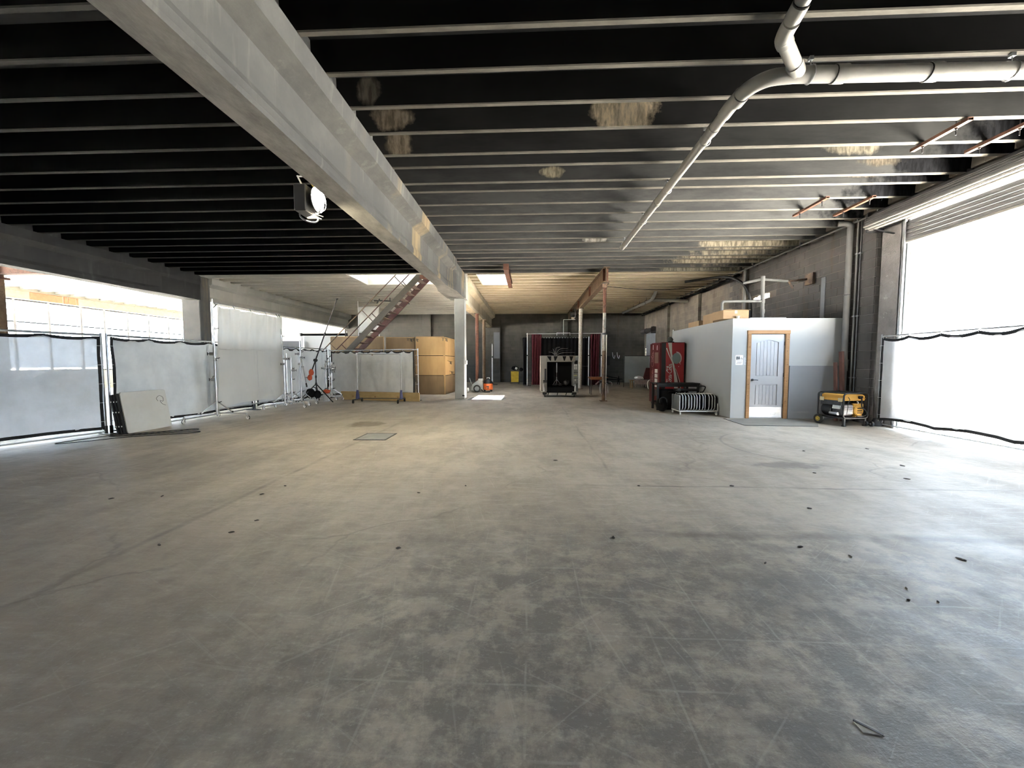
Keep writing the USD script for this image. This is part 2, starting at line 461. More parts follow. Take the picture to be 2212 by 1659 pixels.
def block_material(name, c1, c2, mortar, tex=True, streak=(0.10, 0.095, 0.085), plane='yz', stain=(0.09, 0.06, 0.04)):
    g = Graph(); p = g.pos()
    x, y, z = g.sep(p)
    uv = g.add('combine_xyz', 'vector', x=y if plane == 'yz' else x, y=z, z=0.0)
    n = g.noise(p, 1.0, 5, 0.65)
    if tex:
        b1 = g.add('brick_texture', 'color', vector=uv, offset=0.5, scale=1.0, brick_width=0.4, row_height=0.2, mortar_size=0.008, mortar_smooth=0.3, color1=c1, color2=c2, mortar=mortar)
        bf = g.add('brick_texture', 'fac', vector=uv, offset=0.5, scale=1.0, brick_width=0.4, row_height=0.2, mortar_size=0.008, mortar_smooth=0.3)
        col = b1
    else:
        r = g.add('geometry', 'random_per_island')
        col = g.mix(g.add('object_info', 'random'), c1, c2)
    col = g.mix(g.math('multiply', g.step(n, 0.4, 0.65), 0.55), col, tuple(0.6 * a for a in c2))
    s = g.noise(p, 2.2, 4, 0.6, (1, 1, 0.15))
    col = g.mix(g.math('multiply', g.step(s, 0.5, 0.68), 0.6), col, streak)
    s3 = g.noise(p, 1.5, 4, 0.6, (1, 1, 0.2), off=(5, 2, 0))
    col = g.mix(g.math('multiply', g.step(s3, 0.6, 0.7), 0.5), col, stain)
    s4 = g.noise(p, 2.8, 6, 0.7)
    col = g.mix(g.math('multiply', g.step(s4, 0.62, 0.70), 0.5), col, mortar)
    h = g.noise(p, 35, 4)
    if tex:
        h = g.math('subtract', g.math('multiply', h, 0.4), bf)
    return g.save(name, g.bsdf(col, 0.88, g.bump(h, 0.5, 0.006), specular_ior_level=0.2))

def fabric_material(name, c, see=0.06, trans=0.3, dirt=None):
    g = Graph(); p = g.pos()
    n = g.noise(p, 1.3, 5, 0.65)
    c2 = dirt or tuple(0.85 * a for a in c)
    col = g.mix(g.step(n, 0.42, 0.68), c, c2)
    s = g.noise(p, 2.5, 4, 0.6, (1, 1, 0.25))
    col = g.mix(g.math('multiply', g.step(s, 0.55, 0.75), 0.4), col, tuple(0.72 * a for a in c))
    nb = g.bump(g.noise(p, 4.0, 5, 0.7), 0.35, 0.02)
    d = g.add('diffuse_bsdf', 'BSDF', color=col, normal=nb)
    t = g.add('translucent_bsdf', 'BSDF', color=col)
    m = g.add('mix_closure', 'closure', fac=trans, closure1=d, closure2=t)
    if see > 0:
        m = g.add('mix_closure', 'closure', fac=see, closure1=m, closure2=g.add('transparent_bsdf', 'BSDF', color=(1.0, 1.0, 1.0)))
    return g.save(name, m)

def wood_material(name, c1, c2, scale=(1, 1, 12), rough=0.6, k=6.0):
    g = Graph(); p = g.pos()
    n = g.noise(p, k, 4, 0.6, scale)
    n2 = g.noise(p, 1.2, 3)
    col = g.mix(g.step(n, 0.35, 0.65), c1, c2)
    col = g.mix(g.math('multiply', g.step(n2, 0.4, 0.7), 0.4), col, tuple(0.75 * a for a in c2))
    return g.save(name, g.bsdf(col, rough, g.bump(n, 0.1, 0.002), specular_ior_level=0.3))

def rust_material(name, c1, c2, c3, metal=0.0, at=(0.45, 0.55)):
    g = Graph(); p = g.pos()
    n = g.noise(p, 5.0, 6, 0.7, (1, 1, 0.45))
    col = g.mix(g.step(n, at[0], at[1]), c1, c2)
    n2 = g.noise(p, 14.0, 5, 0.7)
    col = g.mix(g.math('multiply', g.step(n2, 0.52, 0.62), 0.7), col, c3)
    return g.save(name, g.bsdf(col, 0.75, g.bump(n2, 0.4, 0.004), metallic=metal))

def glass_material(name, tint=(1, 1, 1), refl=0.06):
    g = Graph()
    t = g.add('transparent_bsdf', 'BSDF', color=tint)
    gl = g.add('glossy_bsdf', 'BSDF', color=(1.0, 1.0, 1.0), roughness=0.03)
    return g.save(name, g.add('mix_closure', 'closure', fac=refl, closure1=t, closure2=gl))

def glow(name, c, k):
    g = Graph()
    return g.save(name, g.add('emission', 'emission', color=c, strength=k))

CREAM = (0.62, 0.55, 0.42)
M = {}
M['floor'] = floor_material()
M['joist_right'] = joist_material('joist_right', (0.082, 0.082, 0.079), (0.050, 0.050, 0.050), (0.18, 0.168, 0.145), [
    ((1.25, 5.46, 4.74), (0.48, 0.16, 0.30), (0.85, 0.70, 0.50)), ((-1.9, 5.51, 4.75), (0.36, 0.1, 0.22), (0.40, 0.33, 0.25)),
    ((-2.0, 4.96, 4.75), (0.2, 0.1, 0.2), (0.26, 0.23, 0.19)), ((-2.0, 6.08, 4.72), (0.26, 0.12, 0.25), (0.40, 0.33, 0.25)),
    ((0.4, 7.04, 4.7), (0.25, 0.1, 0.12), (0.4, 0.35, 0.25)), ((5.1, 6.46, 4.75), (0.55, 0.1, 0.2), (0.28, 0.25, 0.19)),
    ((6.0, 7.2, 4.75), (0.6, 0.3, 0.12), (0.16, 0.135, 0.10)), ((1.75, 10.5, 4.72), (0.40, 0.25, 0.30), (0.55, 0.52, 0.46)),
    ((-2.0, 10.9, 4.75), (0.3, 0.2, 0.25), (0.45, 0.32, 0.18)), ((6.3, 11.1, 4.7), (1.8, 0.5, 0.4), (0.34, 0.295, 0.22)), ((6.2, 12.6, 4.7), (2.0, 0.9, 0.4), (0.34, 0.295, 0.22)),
    ((6.0, 14.0, 4.7), (1.6, 0.2, 0.4), (0.30, 0.28, 0.22)), ((7.5, 7.2, 4.7), (1.5, 2.6, 0.9), (0.016, 0.016, 0.018))], near=((0.016, 0.016, 0.016), 4.6, 8.2), spec=0.05)  # last spot paints soot together with wall-end shade
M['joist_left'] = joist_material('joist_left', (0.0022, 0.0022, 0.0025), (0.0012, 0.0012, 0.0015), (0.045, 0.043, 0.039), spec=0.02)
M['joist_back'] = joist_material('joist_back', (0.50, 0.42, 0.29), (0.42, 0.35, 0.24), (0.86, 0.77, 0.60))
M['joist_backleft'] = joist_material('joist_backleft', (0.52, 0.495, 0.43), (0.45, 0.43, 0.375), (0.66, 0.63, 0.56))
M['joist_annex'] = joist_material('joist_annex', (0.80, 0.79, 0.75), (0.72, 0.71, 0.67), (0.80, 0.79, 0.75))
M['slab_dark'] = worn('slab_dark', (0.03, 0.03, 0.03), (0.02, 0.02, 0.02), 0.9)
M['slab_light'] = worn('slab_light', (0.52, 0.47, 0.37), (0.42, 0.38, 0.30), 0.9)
M['girder'] = girder_material('girder_grey', (0.118, 0.118, 0.114), (0.085, 0.086, 0.086), (0.24, 0.235, 0.215), (0.20, 0.192, 0.172), 0.85)
M['girder_cream'] = girder_material('girder_cream', (0.50, 0.44, 0.33), (0.42, 0.37, 0.28), (0.54, 0.49, 0.40), (0.60, 0.50, 0.34), 0.3)
M['girder_dark'] = girder_material('girder_dark', (0.050, 0.050, 0.049), (0.035, 0.035, 0.035), (0.09, 0.09, 0.087), (0.13, 0.125, 0.115), 0.0)
M['girder_white'] = girder_material('girder_white', (0.50, 0.49, 0.45), (0.44, 0.43, 0.40), (0.55, 0.54, 0.50), (0.42, 0.405, 0.365), 0.0)
M['column'] = girder_material('column_grey', (0.40, 0.40, 0.375), (0.32, 0.32, 0.30), (0.48, 0.47, 0.44), (0.4, 0.4, 0.37), 0.15)
M['blocks'] = block_material('block_right', (0.098, 0.089, 0.083), (0.075, 0.069, 0.066), (0.15, 0.138, 0.128), tex=False)
M['block_core'] = worn('block_mortar', (0.21, 0.195, 0.18), (0.15, 0.14, 0.13), 0.9, 5.0)
M['block_far'] = block_material('block_far', (0.20, 0.168, 0.135), (0.15, 0.128, 0.105), (0.21, 0.185, 0.155))
M['block_back'] = block_material('block_back', (0.105, 0.097, 0.082), (0.078, 0.073, 0.063), (0.115, 0.107, 0.092), plane='xz')
M['annex_wall'] = worn('annex_wall', (0.80, 0.77, 0.68), (0.72, 0.69, 0.60), 0.85, 1.0)
M['fence_cloth'] = fabric_material('fence_cloth', (0.80, 0.81, 0.83), 0.12, 0.3, (0.66, 0.67, 0.675))
M['fence_cloth_lit'] = fabric_material('fence_cloth_lit', (0.76, 0.77, 0.79), 0.04, 0.17, (0.64, 0.65, 0.66))
M['fence_cloth_grey'] = fabric_material('fence_cloth_grey', (0.84, 0.85, 0.845), 0.02, 0.2, (0.70, 0.71, 0.71))
M['hem'] = worn('black_hem', (0.012, 0.012, 0.014), (0.02, 0.02, 0.02), 0.8)
M['galv'] = worn('galvanised', (0.55, 0.56, 0.57), (0.42, 0.43, 0.44), 0.42, 8.0, metal=0.85, bump=0.05)
M['steel'] = worn('bright_steel', (0.78, 0.78, 0.78), (0.65, 0.65, 0.66), 0.28, 8.0, metal=0.9, bump=0.0)
M['dark_steel'] = worn('dark_steel', (0.08, 0.08, 0.085), (0.05, 0.05, 0.052), 0.45, 8.0, metal=0.5, bump=0.05)
M['black'] = plain('black_plastic', (0.012, 0.012, 0.013), 0.45)
M['black_matte'] = plain('black_matte', (0.008, 0.008, 0.009), 0.85, specular_ior_level=0.15)
M['rubber'] = plain('black_rubber', (0.015, 0.015, 0.015), 0.7)
M['white_plastic'] = plain('white_plastic', (0.78, 0.78, 0.77), 0.4)
M['cloth'] = fabric_material('white_cloth', (0.86, 0.855, 0.83), 0.0, 0.35, (0.82, 0.815, 0.79))
M['wood_pine'] = wood_material('pine_trim', (0.36, 0.20, 0.085), (0.27, 0.14, 0.055))
M['wood_lumber'] = wood_material('yellow_lumber', (0.52, 0.38, 0.19), (0.42, 0.29, 0.13), (1, 1, 8))
M['ply'] = wood_material('plywood', (0.40, 0.265, 0.125), (0.33, 0.21, 0.095), (1, 1, 0.2), k=3.0)
M['ply_dark'] = wood_material('old_plywood', (0.22, 0.15, 0.08), (0.16, 0.11, 0.06), (1, 1, 0.2), k=3.0)
M['rust'] = rust_material('rust', (0.125, 0.045, 0.026), (0.08, 0.033, 0.021), (0.165, 0.075, 0.042))
M['rust_grey'] = rust_material('rust_grey', (0.10, 0.07, 0.055), (0.20, 0.13, 0.08), (0.05, 0.04, 0.035))
M['rust_paint'] = rust_material('rust_paint', (0.50, 0.47, 0.41), (0.44, 0.41, 0.355), (0.20, 0.10, 0.055), at=(0.3, 0.5))
M['rust_cream'] = rust_material('rust_cream', (0.15, 0.10, 0.06), (0.11, 0.068, 0.04), (0.07, 0.042, 0.027))
M['rust_strut'] = rust_material('rust_strut', (0.16, 0.072, 0.045), (0.12, 0.052, 0.034), (0.09, 0.042, 0.03))
M['pvc'] = worn('pvc_pipe', (0.36, 0.35, 0.32), (0.31, 0.30, 0.275), 0.45, 2.0, bump=0.05)
M['pvc_grey'] = worn('grey_pipe', (0.15, 0.147, 0.14), (0.12, 0.117, 0.112), 0.6, 2.0, bump=0.05)
M['drywall'] = worn('white_drywall', (0.365, 0.37, 0.36), (0.345, 0.35, 0.345), 0.75, 1.2, bump=0.1)
M['drywall_grey'] = worn('grey_drywall', (0.225, 0.23, 0.242), (0.205, 0.21, 0.222), 0.75, 1.2, bump=0.1)
M['door_white'] = worn('white_door_paint', (0.36, 0.36, 0.365), (0.345, 0.345, 0.35), 0.4, 2.0, bump=0.03)
M['cardboard'] = worn('cardboard', (0.30, 0.20, 0.11), (0.26, 0.17, 0.092), 0.85, 4.0, bump=0.05)
M['shutter'] = worn('shutter_steel', (0.17, 0.165, 0.162), (0.13, 0.128, 0.125), 0.5, 3.0, metal=0.2, bump=0.08)
M['shutter_light'] = worn('shutter_lip', (0.27, 0.25, 0.225), (0.22, 0.205, 0.185), 0.5, 3.0, bump=0.05)
M['glass'] = glass_material('window_glass')
M['frame_white'] = worn('window_frame', (0.42, 0.42, 0.42), (0.36, 0.36, 0.36), 0.6)
M['clay'] = worn('clay_tile', (0.52, 0.22, 0.13), (0.42, 0.17, 0.10), 0.85, 6.0)
M['knot'] = worn('knot', (0.16, 0.08, 0.03), (0.10, 0.05, 0.02), 0.7)
# ---------------------------------------------------------------- the shell
ZJ, ZS = 4.55, 4.89
YB = 26.0
XR, XL, XW = 7.65, -12.5, -22.3
S = 'structure'
single('ground', 'pale sunlit yard paving outside the building', 'ground', box(-120, -120, -0.3, 120, 120, -0.02), worn('yard', (0.42, 0.41, 0.39), (0.36, 0.35, 0.33), 0.9, 0.5), kind=S)
single('floor', 'worn stained concrete floor of the warehouse', 'floor', box(-22.5, -7.2, -0.25, 7.9, 26.2, 0.0), M['floor'], kind=S)

ceil = Thing('ceiling', 'concrete ceiling of closely spaced joists on long girders', 'ceiling', kind=S)
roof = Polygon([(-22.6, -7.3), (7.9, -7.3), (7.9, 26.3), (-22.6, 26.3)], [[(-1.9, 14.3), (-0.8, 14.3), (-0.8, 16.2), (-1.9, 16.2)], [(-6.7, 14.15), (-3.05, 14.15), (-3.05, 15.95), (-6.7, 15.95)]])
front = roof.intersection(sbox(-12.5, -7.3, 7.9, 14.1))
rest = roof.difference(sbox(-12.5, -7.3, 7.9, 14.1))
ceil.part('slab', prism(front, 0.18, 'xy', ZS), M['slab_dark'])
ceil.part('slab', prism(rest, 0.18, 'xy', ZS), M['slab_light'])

def joist(x0, x1, y, mat):
    w0, w1, c = 0.036, 0.056, 0.010
    prof = [(y - w1, ZS), (y - w0 - 0.002, ZJ + c), (y - w0 + c, ZJ), (y + w0 - c, ZJ), (y + w0 + 0.002, ZJ + c), (y + w1, ZS)]
    v = np.array([(x, a, b) for x in (x0, x1) for a, b in prof]); n = len(prof)
    f = [(i, (i + 1) % n, n + (i + 1) % n, n + i) for i in range(n)]
    f = [t for q in f for t in ((q[0], q[1], q[2]), (q[0], q[2], q[3]))]
    f += [(0, i + 1, i) for i in range(1, n - 1)] + [(n, n + i, n + i + 1) for i in range(1, n - 1)]
    f = np.array(f)[:, ::-1]
    ceil.part('joist', (v, f), mat)

JR = [3.85, 4.39, 4.96, 5.51, 6.08, 6.46, 7.04, 7.38, 7.98, 8.54, 9.12, 9.65, 10.21, 10.57, 11.15, 11.45, 12.0, 12.38, 12.95, 13.44, 14.0]
JR = [3.85 - 0.56 * k for k in range(18, 0, -1)] + JR
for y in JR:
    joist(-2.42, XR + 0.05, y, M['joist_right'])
k = 4.06 - 0.575 * 18
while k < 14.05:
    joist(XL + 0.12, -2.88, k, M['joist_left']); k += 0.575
y = 14.42
while y < YB - 0.1:
    if 14.2 < y < 16.3:
        joist(-2.42, -1.93, y, M['joist_back']); joist(-0.77, XR + 0.05, y, M['joist_back'])
    else:
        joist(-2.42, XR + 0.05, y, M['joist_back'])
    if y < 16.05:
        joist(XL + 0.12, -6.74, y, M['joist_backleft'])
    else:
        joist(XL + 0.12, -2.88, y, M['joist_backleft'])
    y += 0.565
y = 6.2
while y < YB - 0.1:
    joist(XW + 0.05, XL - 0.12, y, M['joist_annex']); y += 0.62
# trimmers and curbs of the two roof openings
for (a, b, c, d, mm) in ((-1.9, -0.8, 14.3, 16.2, 'slab_light'), (-6.7, -3.05, 14.15, 15.95, 'slab_light')):
    t = 0.06; a, b, c, d = a + 0.012, b - 0.012, c + 0.012, d - 0.012
    ceil.part('opening_curb', join(box(a - t, c - t, ZJ + 0.02, a, d + t, 5.35), box(b, c - t, ZJ + 0.02, b + t, d + t, 5.35), box(a, c - t, ZJ + 0.02, b, c, 5.35), box(a, d, ZJ + 0.02, b, d + t, 5.35)), M['annex_wall'])

# stair head over the hatch: walls, a roof, and a window in the left wall
sh = Thing('stair_hood', 'pale roof hood over the stair hatch, window bars in its left wall', 'stair hood', kind=S)
sh.part('side_wall', box(-6.76, 14.09, 5.35, -3.0, 14.15, 6.3), M['drywall_grey'])
sh.part('side_wall', box(-6.76, 15.95, 5.35, -3.0, 16.01, 6.3), M['drywall_grey'])
sh.part('roof', box(-6.8, 14.0, 6.3, -2.9, 16.1, 6.4), M['drywall_grey'])
for yy in (14.15, 14.75, 15.35, 15.9):
    sh.part('mullion', box(-6.76, yy, 5.35, -6.70, yy + 0.05, 6.3), M['frame_white'])

def girder(name, label, xc, y0, y1, mat, hw=0.175, end_block=None):
    t = Thing(name, label, 'girder', kind=S)
    def prof(y, e):
        pr = [(hw, 3.66), (hw + 0.015, 3.70), (hw + 0.015, 3.78), (hw + 0.05 * 0 - 0.02, 3.86), (hw - 0.01, 4.22), (hw + 0.20, 4.33), (hw + 0.22, ZJ)]
        w = hw + 0.13
        pr = [(a + (max(a, w) - a) * e if b < 4.3 else a, b) for a, b in pr]
        if e > 0.99:
            pr = [(w, b) if b < 4.3 else (w + 0.02, b) for a, b in pr]
        full = [(xc + a, b) for a, b in pr] + [(xc - a, b) for a, b in pr[::-1]]
        return [(a, y, b) for a, b in full]
    st = [(y0, 0), (y1, 0)]
    if end_block:
        st = [(y0, 0), (y1 - 2.4, 0), (y1 - 1.9, 0.45), (y1 - 1.5, 1.0), (y1, 1.0)]
    rows = [prof(a, e) for a, e in st]
    v = np.array(rows).reshape(-1, 3); n = len(rows[0]); f = []
    for r in range(len(rows) - 1):
        for i in range(n):
            a, b, c, d = r * n + i, r * n + (i + 1) % n, (r + 1) * n + (i + 1) % n, (r + 1) * n + i
            f += [(a, c, b), (a, d, c)]
    for r, s in ((0, 1), (len(rows) - 1, -1)):
        P = Polygon([(p[0], p[2]) for p in rows[r]])
        tv, tfc = trimesh.creation.triangulate_polygon(P, engine='earcut')
        base = len(v); v = np.vstack([v, np.stack([tv[:, 0], np.full(len(tv), rows[r][0][1]), tv[:, 1]], 1)])
        f += [tuple(q + base) for q in tfc]
    t.part('beam', (v, np.array(f)), mat)
    t.part('bearing_strip', box(xc - hw - 0.06, y0, ZJ, xc + hw + 0.06, y1, ZS), mat)
    return t

gm = girder('girder', 'long grey concrete girder crossing overhead to the middle column', -2.645, -7.0, 14.0, M['girder'], end_block=True)
girder('girder', 'cream girder running on behind the middle column over the rusty posts', -2.645, 14.45, YB, M['girder_cream'])
girder('girder', 'dark grey girder at the left edge above the white fence', XL, -7.0, 13.95, M['girder_dark'], end_block=True)
girder('girder', 'off-white girder behind the hung white cloth, going back to the left', XL, 14.4, YB, M['girder_white'])
c = Thing('column', 'pale square concrete column in the middle of the hall under the grey girder', 'column', kind=S)
c.part('shaft', box(-2.71, 13.98, 0, -2.34, 14.40, 3.66, 0.025), M['column'])
c.part('upper_shaft', box(-2.93, 14.02, 3.66, -2.28, 14.44, ZS, 0.01), M['girder_white'])
c.part('base_chip', blob((-2.40, 13.985, 0.13), (0.05, 0.012, 0.03), 1, 0.3), M['black_matte'])
j = c.part('junction_box', box(-2.335, 14.05, 1.27, -2.27, 14.2, 1.42, 0.008), M['white_plastic'])
c = Thing('column', 'square concrete column at the left behind the fence, one face dark', 'column', kind=S)
c.part('shaft', box(-12.95, 13.95, 0, -12.25, 14.45, ZJ, 0.02), M['girder'])
# the dark bracket at the column seat and the flat end beyond are part of the girders

# right wall: core with its openings, block courses in front of it
wall = Polygon([(-7.2, 0), (26.2, 0), (26.2, ZS), (-7.2, ZS)], [
    [(3.5, 0.001), (8.2, 0.001), (8.2, 4.15), (3.5, 4.15)],
    [(12.72, 3.42), (13.62, 3.40), (13.62, 3.52), (13.5, 3.55), (13.42, 3.53), (13.3, 3.57), (13.1, 3.55), (12.95, 3.58), (12.72, 3.56)],
    [(23.93, 3.86), (24.05, 3.86), (24.05, 4.06), (23.93, 4.06)],
    [(23.75, 0.001), (25.78, 0.001), (25.78, 3.30), (23.75, 3.30)]])
wr = Thing('wall_right', 'grey concrete block wall on the right with the roller door', 'wall', kind=S)
wr.part('core', prism(wall, 0.22, 'yz', XR), M['block_far'])
wr.part('rendered_strip', box(7.55, 8.2, 0, XR, 8.74, ZS, 0.01), worn('render', (0.29, 0.265, 0.25), (0.20, 0.185, 0.175), 0.9, 3.0, spots=((0.45, 0.42, 0.39), 4.0, 0.62), bump=0.8, bdist=0.02))
wr.part('pilaster_core', box(7.455, 8.745, 0, XR, 9.395, ZS), M['block_core'])
def block(x, y0, y1, z0, z1):
    dx = RNG.uniform(-0.003, 0.003)
    wr.part('block', box(x + dx, y0 + 0.005, z0 + 0.005, x + 0.05, y1 - 0.004, z1 - 0.004, 0.005), M['blocks'])
for r in range(24):
    z0 = 0.2 * r; z1 = min(z0 + 0.2, ZS)
    if r % 2:
        block(7.447, 8.74, 9.40, z0, z1)
    else:
        block(7.447, 8.74, 9.06, z0, z1); block(7.447, 9.06, 9.40, z0, z1)
    wr.part('block', box(7.46, 8.735, z0 + 0.005, XR - 0.11, 8.78, z1 - 0.005, 0.006), M['blocks'])
    if z0 < 2.15 or z0 > 4.6:
        continue
    yy = 9.40 - (0.2 if r % 2 else 0)
    while yy < 15.0:
        a, b = max(yy, 9.40), yy + 0.4
        if not (z0 < 3.59 and z1 > 3.41 and b > 12.70 and a < 13.64) and b - a > 0.05:
            block(7.643, a, b, z0, z1)
        yy += 0.4
for yy, w in ((13.9, 0.16), (17.6, 0.4), (21.4, 0.35)):      # poured pilasters between the block fields
    wr.part('pilaster', box(7.50, yy, 0, XR, yy + w, ZS, 0.012), M['block_far'])
wr.part('ledge', box(7.42, -7, ZS - 0.28, XR, 26, ZS, 0.01), M['block_far'])
wr.part('pale_patch', box(7.618, 10.38, 2.3, 7.64, 10.52, 3.55, 0.004), M['drywall_grey'], label='narrow pale vertical strip on the blocks')

wb = Thing('wall_back', 'dark grey block wall at the far end of the hall', 'wall', kind=S)
wb.part('core', box(XW, YB, 0, XR + 0.2, YB + 0.2, ZS + 0.15), M['block_back'])
for x, w in ((-7.2, 0.6), (-2.6, 0.7), (2.1, 0.5)):
    wb.part('pilaster', box(x, YB - 0.15, 0, x + w, YB + 0.02, ZS, 0.012), M['block_back'])
wb.part('painted_patch', box(-2.36, YB - 0.165, 1.6, -1.95, YB - 0.149, 3.35), M['drywall_grey'], label='pale grey painted rectangle on the pilaster')
wb.part('painted_field', box(XW, YB - 0.02, 0, -12.6, YB + 0.01, ZS), M['annex_wall'], label='white painted end of the side aisle')
single('wall_rear', 'plain block wall behind the viewer', 'wall', box(-22.5, -7.4, 0, 7.9, -7.2, ZS), M['block_far'], kind=S)

wl = Thing('wall_left', 'window wall of the side aisle on the far left', 'wall', kind=S)
wl.part('sill_wall', box(XW - 0.2, -7, 0, XW, YB, 0.95), M['annex_wall'])
wl.part('lintel', box(XW - 0.2, -7, 4.10, XW, YB, ZS), M['annex_wall'])
wl.part('lintel_beam', box(XW - 0.02, 15.0, 4.12, XW + 0.12, YB, 4.48, 0.01), worn('lintel_stone', (0.52, 0.48, 0.40), (0.40, 0.37, 0.31), 0.9, 5.0))
for a, b in ((16.35, 17.55), (17.6, 17.75), (17.78, 18.1), (18.13, 18.2)):
    wl.part('clay_tile', box(XW + 0.10, a, 4.13, XW + 0.14, b, 4.47, 0.01), M['clay'], label='bare red clay tile')
for k in (-7.0, 0.0, 7.0, 12.4, 18.36, 23.02, 25.9):
    wl.part('pier', box(XW - 0.1, k - 0.03, 0.95, XW + 0.02, k + 0.05, 4.1), M['frame_white'])
def window(n, y0, y1, ms):
    t = Thing(f'window_{n}', f'tall steel window {n} of the far left wall', 'window', kind=S)
    t.part('frame', join(box(XW - 0.06, y0, 0.95, XW - 0.02, y1, 1.0), box(XW - 0.06, y0, 4.05, XW - 0.02, y1, 4.1)), M['dark_steel'])
    t.part('transom', box(XW - 0.06, y0, 3.10, XW - 0.02, y1, 3.14), M['dark_steel'])
    ms = [y0] + list(ms) + [y1]
    for a in ms[1:-1]:
        t.part('mullion', box(XW - 0.07, a - 0.04, 0.95, XW - 0.01, a + 0.04, 4.1), M['frame_white'])
    for a, b in zip(ms[:-1], ms[1:]):
        t.part('pane', box(XW - 0.045, a + 0.02, 1.0, XW - 0.04, b - 0.02, 4.05), M['glass'])
window(1, -6.9, 12.35, [-4, -1, 2, 5, 8, 10.5])
window(2, 12.45, 18.33, [13.6, 14.8, 15.88, 17.10])
window(3, 18.42, 22.98, [19.45, 20.63, 21.82])
window(4, 23.08, 25.9, [24.0, 25.0])

# the roller door: coil hood, its pale lip, a few slats left hanging, guides
d1 = Thing('door_1', 'wide roller shutter door, nearly fully raised, on the right', 'door', kind=S)
Y0, Y1 = 3.3, 8.72
hood = [(7.64, 4.55), (7.36, 4.55), (7.22, 4.44), (7.17, 4.30), (7.16, 4.20), (7.64, 4.20)]
d1.part('hood', tf(prism([(a, b) for a, b in hood], Y1 - Y0, 'xz', Y0)), M['shutter'])
for k, (x, z) in enumerate(((7.165, 4.30), (7.16, 4.33), (7.175, 4.38), (7.20, 4.42))):
    d1.part('hood_rib', cyl((x, Y0, z + 0.005), (x, Y1, z + 0.005), 0.010, 6), M['shutter'])
for k, (x, z) in enumerate(((7.15, 4.235), (7.19, 4.195), (7.25, 4.165))):
    d1.part('lip', box(x - 0.02, Y0, z - 0.016, x + 0.06, Y1 + 0.01, z + 0.016, 0.008), M['shutter_light'], label='pale ridged lower edge of the hood')
for k in range(5):
    z = 4.16 - 0.078 * k
    a = np.linspace(-1, 1, 7)
    prof = [(7.535 - 0.016 * (1 - t * t), z - 0.039 - 0.037 * t) for t in a] + [(7.55, z - 0.076), (7.55, z - 0.002)]
    d1.part('slat', prism(Polygon(prof).buffer(0), 8.28 - 3.42, 'xz', 3.42), M['shutter'], smooth=25)
d1.part('bottom_bar', box(7.515, 3.45, 3.735, 7.56, 8.25, 3.775, 0.006), M['shutter_light'])
for yy in (8.2, 3.42):
    d1.part('guide_rail', join(box(7.47, yy, 0, 7.60, yy + 0.02, 4.2), box(7.47, yy - 0.05, 0, 7.49, yy + 0.02, 4.2), box(7.57, yy - 0.05, 0, 7.59, yy + 0.02, 4.2)), M['galv'])
d1.part('bracket', join(box(7.20, 8.70, 4.12, 7.64, 8.74, 4.5), bar((7.25, 8.6, 4.15), (7.6, 8.45, 4.0), 0.04, 0.02)), M['dark_steel'])

d2 = Thing('door_2', 'closed grey-blue roller shutter in the far right wall, light in its edge slots', 'door', kind=S)
sh_m = worn('shutter_blue', (0.36, 0.38, 0.41), (0.30, 0.32, 0.34), 0.5, 2.0)
for k in range(40):
    z = 0.08 * k
    d2.part('slat', box(7.70, 23.80, z + 0.004, 7.72, 25.70 if k < 28 else 25.78, z + 0.076, 0.004), sh_m)
d2.part('backing', box(7.722, 23.74, 0, 7.735, 25.70, 2.26), sh_m)
d2.part('backing', box(7.722, 23.74, 2.26, 7.735, 25.80, 3.31), sh_m)
for k in range(1, 28):
    d2.part('edge_clip', box(7.68, 25.66, 0.08 * k - 0.02, 7.73, 25.79, 0.08 * k + 0.02), M['dark_steel'])
d2.part('coil', cyl((7.5, 23.7, 3.33), (7.5, 25.95, 3.33), 0.14, 16), M['dark_steel'], smooth=30)
d2.part('coil_bracket', join(box(7.36, 23.68, 3.1, 7.65, 23.72, 3.5), ring((7.5, 23.68, 3.33), 0.17, 0.02, 'y', 16), ring((7.5, 25.0, 3.33), 0.15, 0.02, 'y', 16)), M['dark_steel'])

# the white washroom built into the corner
rm = Thing('washroom', 'white-painted plasterboard washroom cubicle built into the right corner', 'room', kind=S)
fw = Polygon([(4.88, 0), (7.5, 0), (7.5, 2.40), (4.88, 2.40)], [[(5.315, 0.001), (6.115, 0.001), (6.115, 2.03), (5.315, 2.03)]])
rm.part('front_wall', prism(fw, 0.12, 'xz', 9.5), M['drywall'])
rm.part('side_wall', box(4.88, 9.62, 0, 5.0, 12.05, 2.40), M['drywall'])
rm.part('side_wall', box(4.884, 12.054, 0, 5.0, 13.4, 2.40), M['drywall'])
rm.part('lid', box(4.9, 9.6, 2.36, 7.6, 13.4, 2.385), M['drywall_grey'])
rm.part('lower_panel', box(6.225, 9.478, 0, 7.40, 9.50, 1.27, 0.003), M['drywall_grey'], label='grey lower wall panel right of the door')
rm.part('sheet_on_top', box(5.3, 9.55, 2.40, 6.15, 10.4, 2.425, 0.004), M['drywall_grey'])
d3 = Thing('door_3', 'white two-panel washroom door in a knotty pine frame', 'door', kind=S)
dw = M['door_white']
leaf = Polygon([(5.325, 0.008), (6.105, 0.008), (6.105, 2.022), (5.325, 2.022)])
arch = [(5.455 + 0.52 * k / 12, 1.83 + 0.055 * math.sin(math.pi * k / 12)) for k in range(13)][::-1]
up = Polygon([(5.455, 1.02), (5.975, 1.02)] + [(a, b) for a, b in arch])
lowp = sbox(5.455, 0.32, 5.975, 0.82)
d3.part('leaf', prism(leaf.difference(up).difference(lowp), 0.035, 'xz', 9.515), dw)
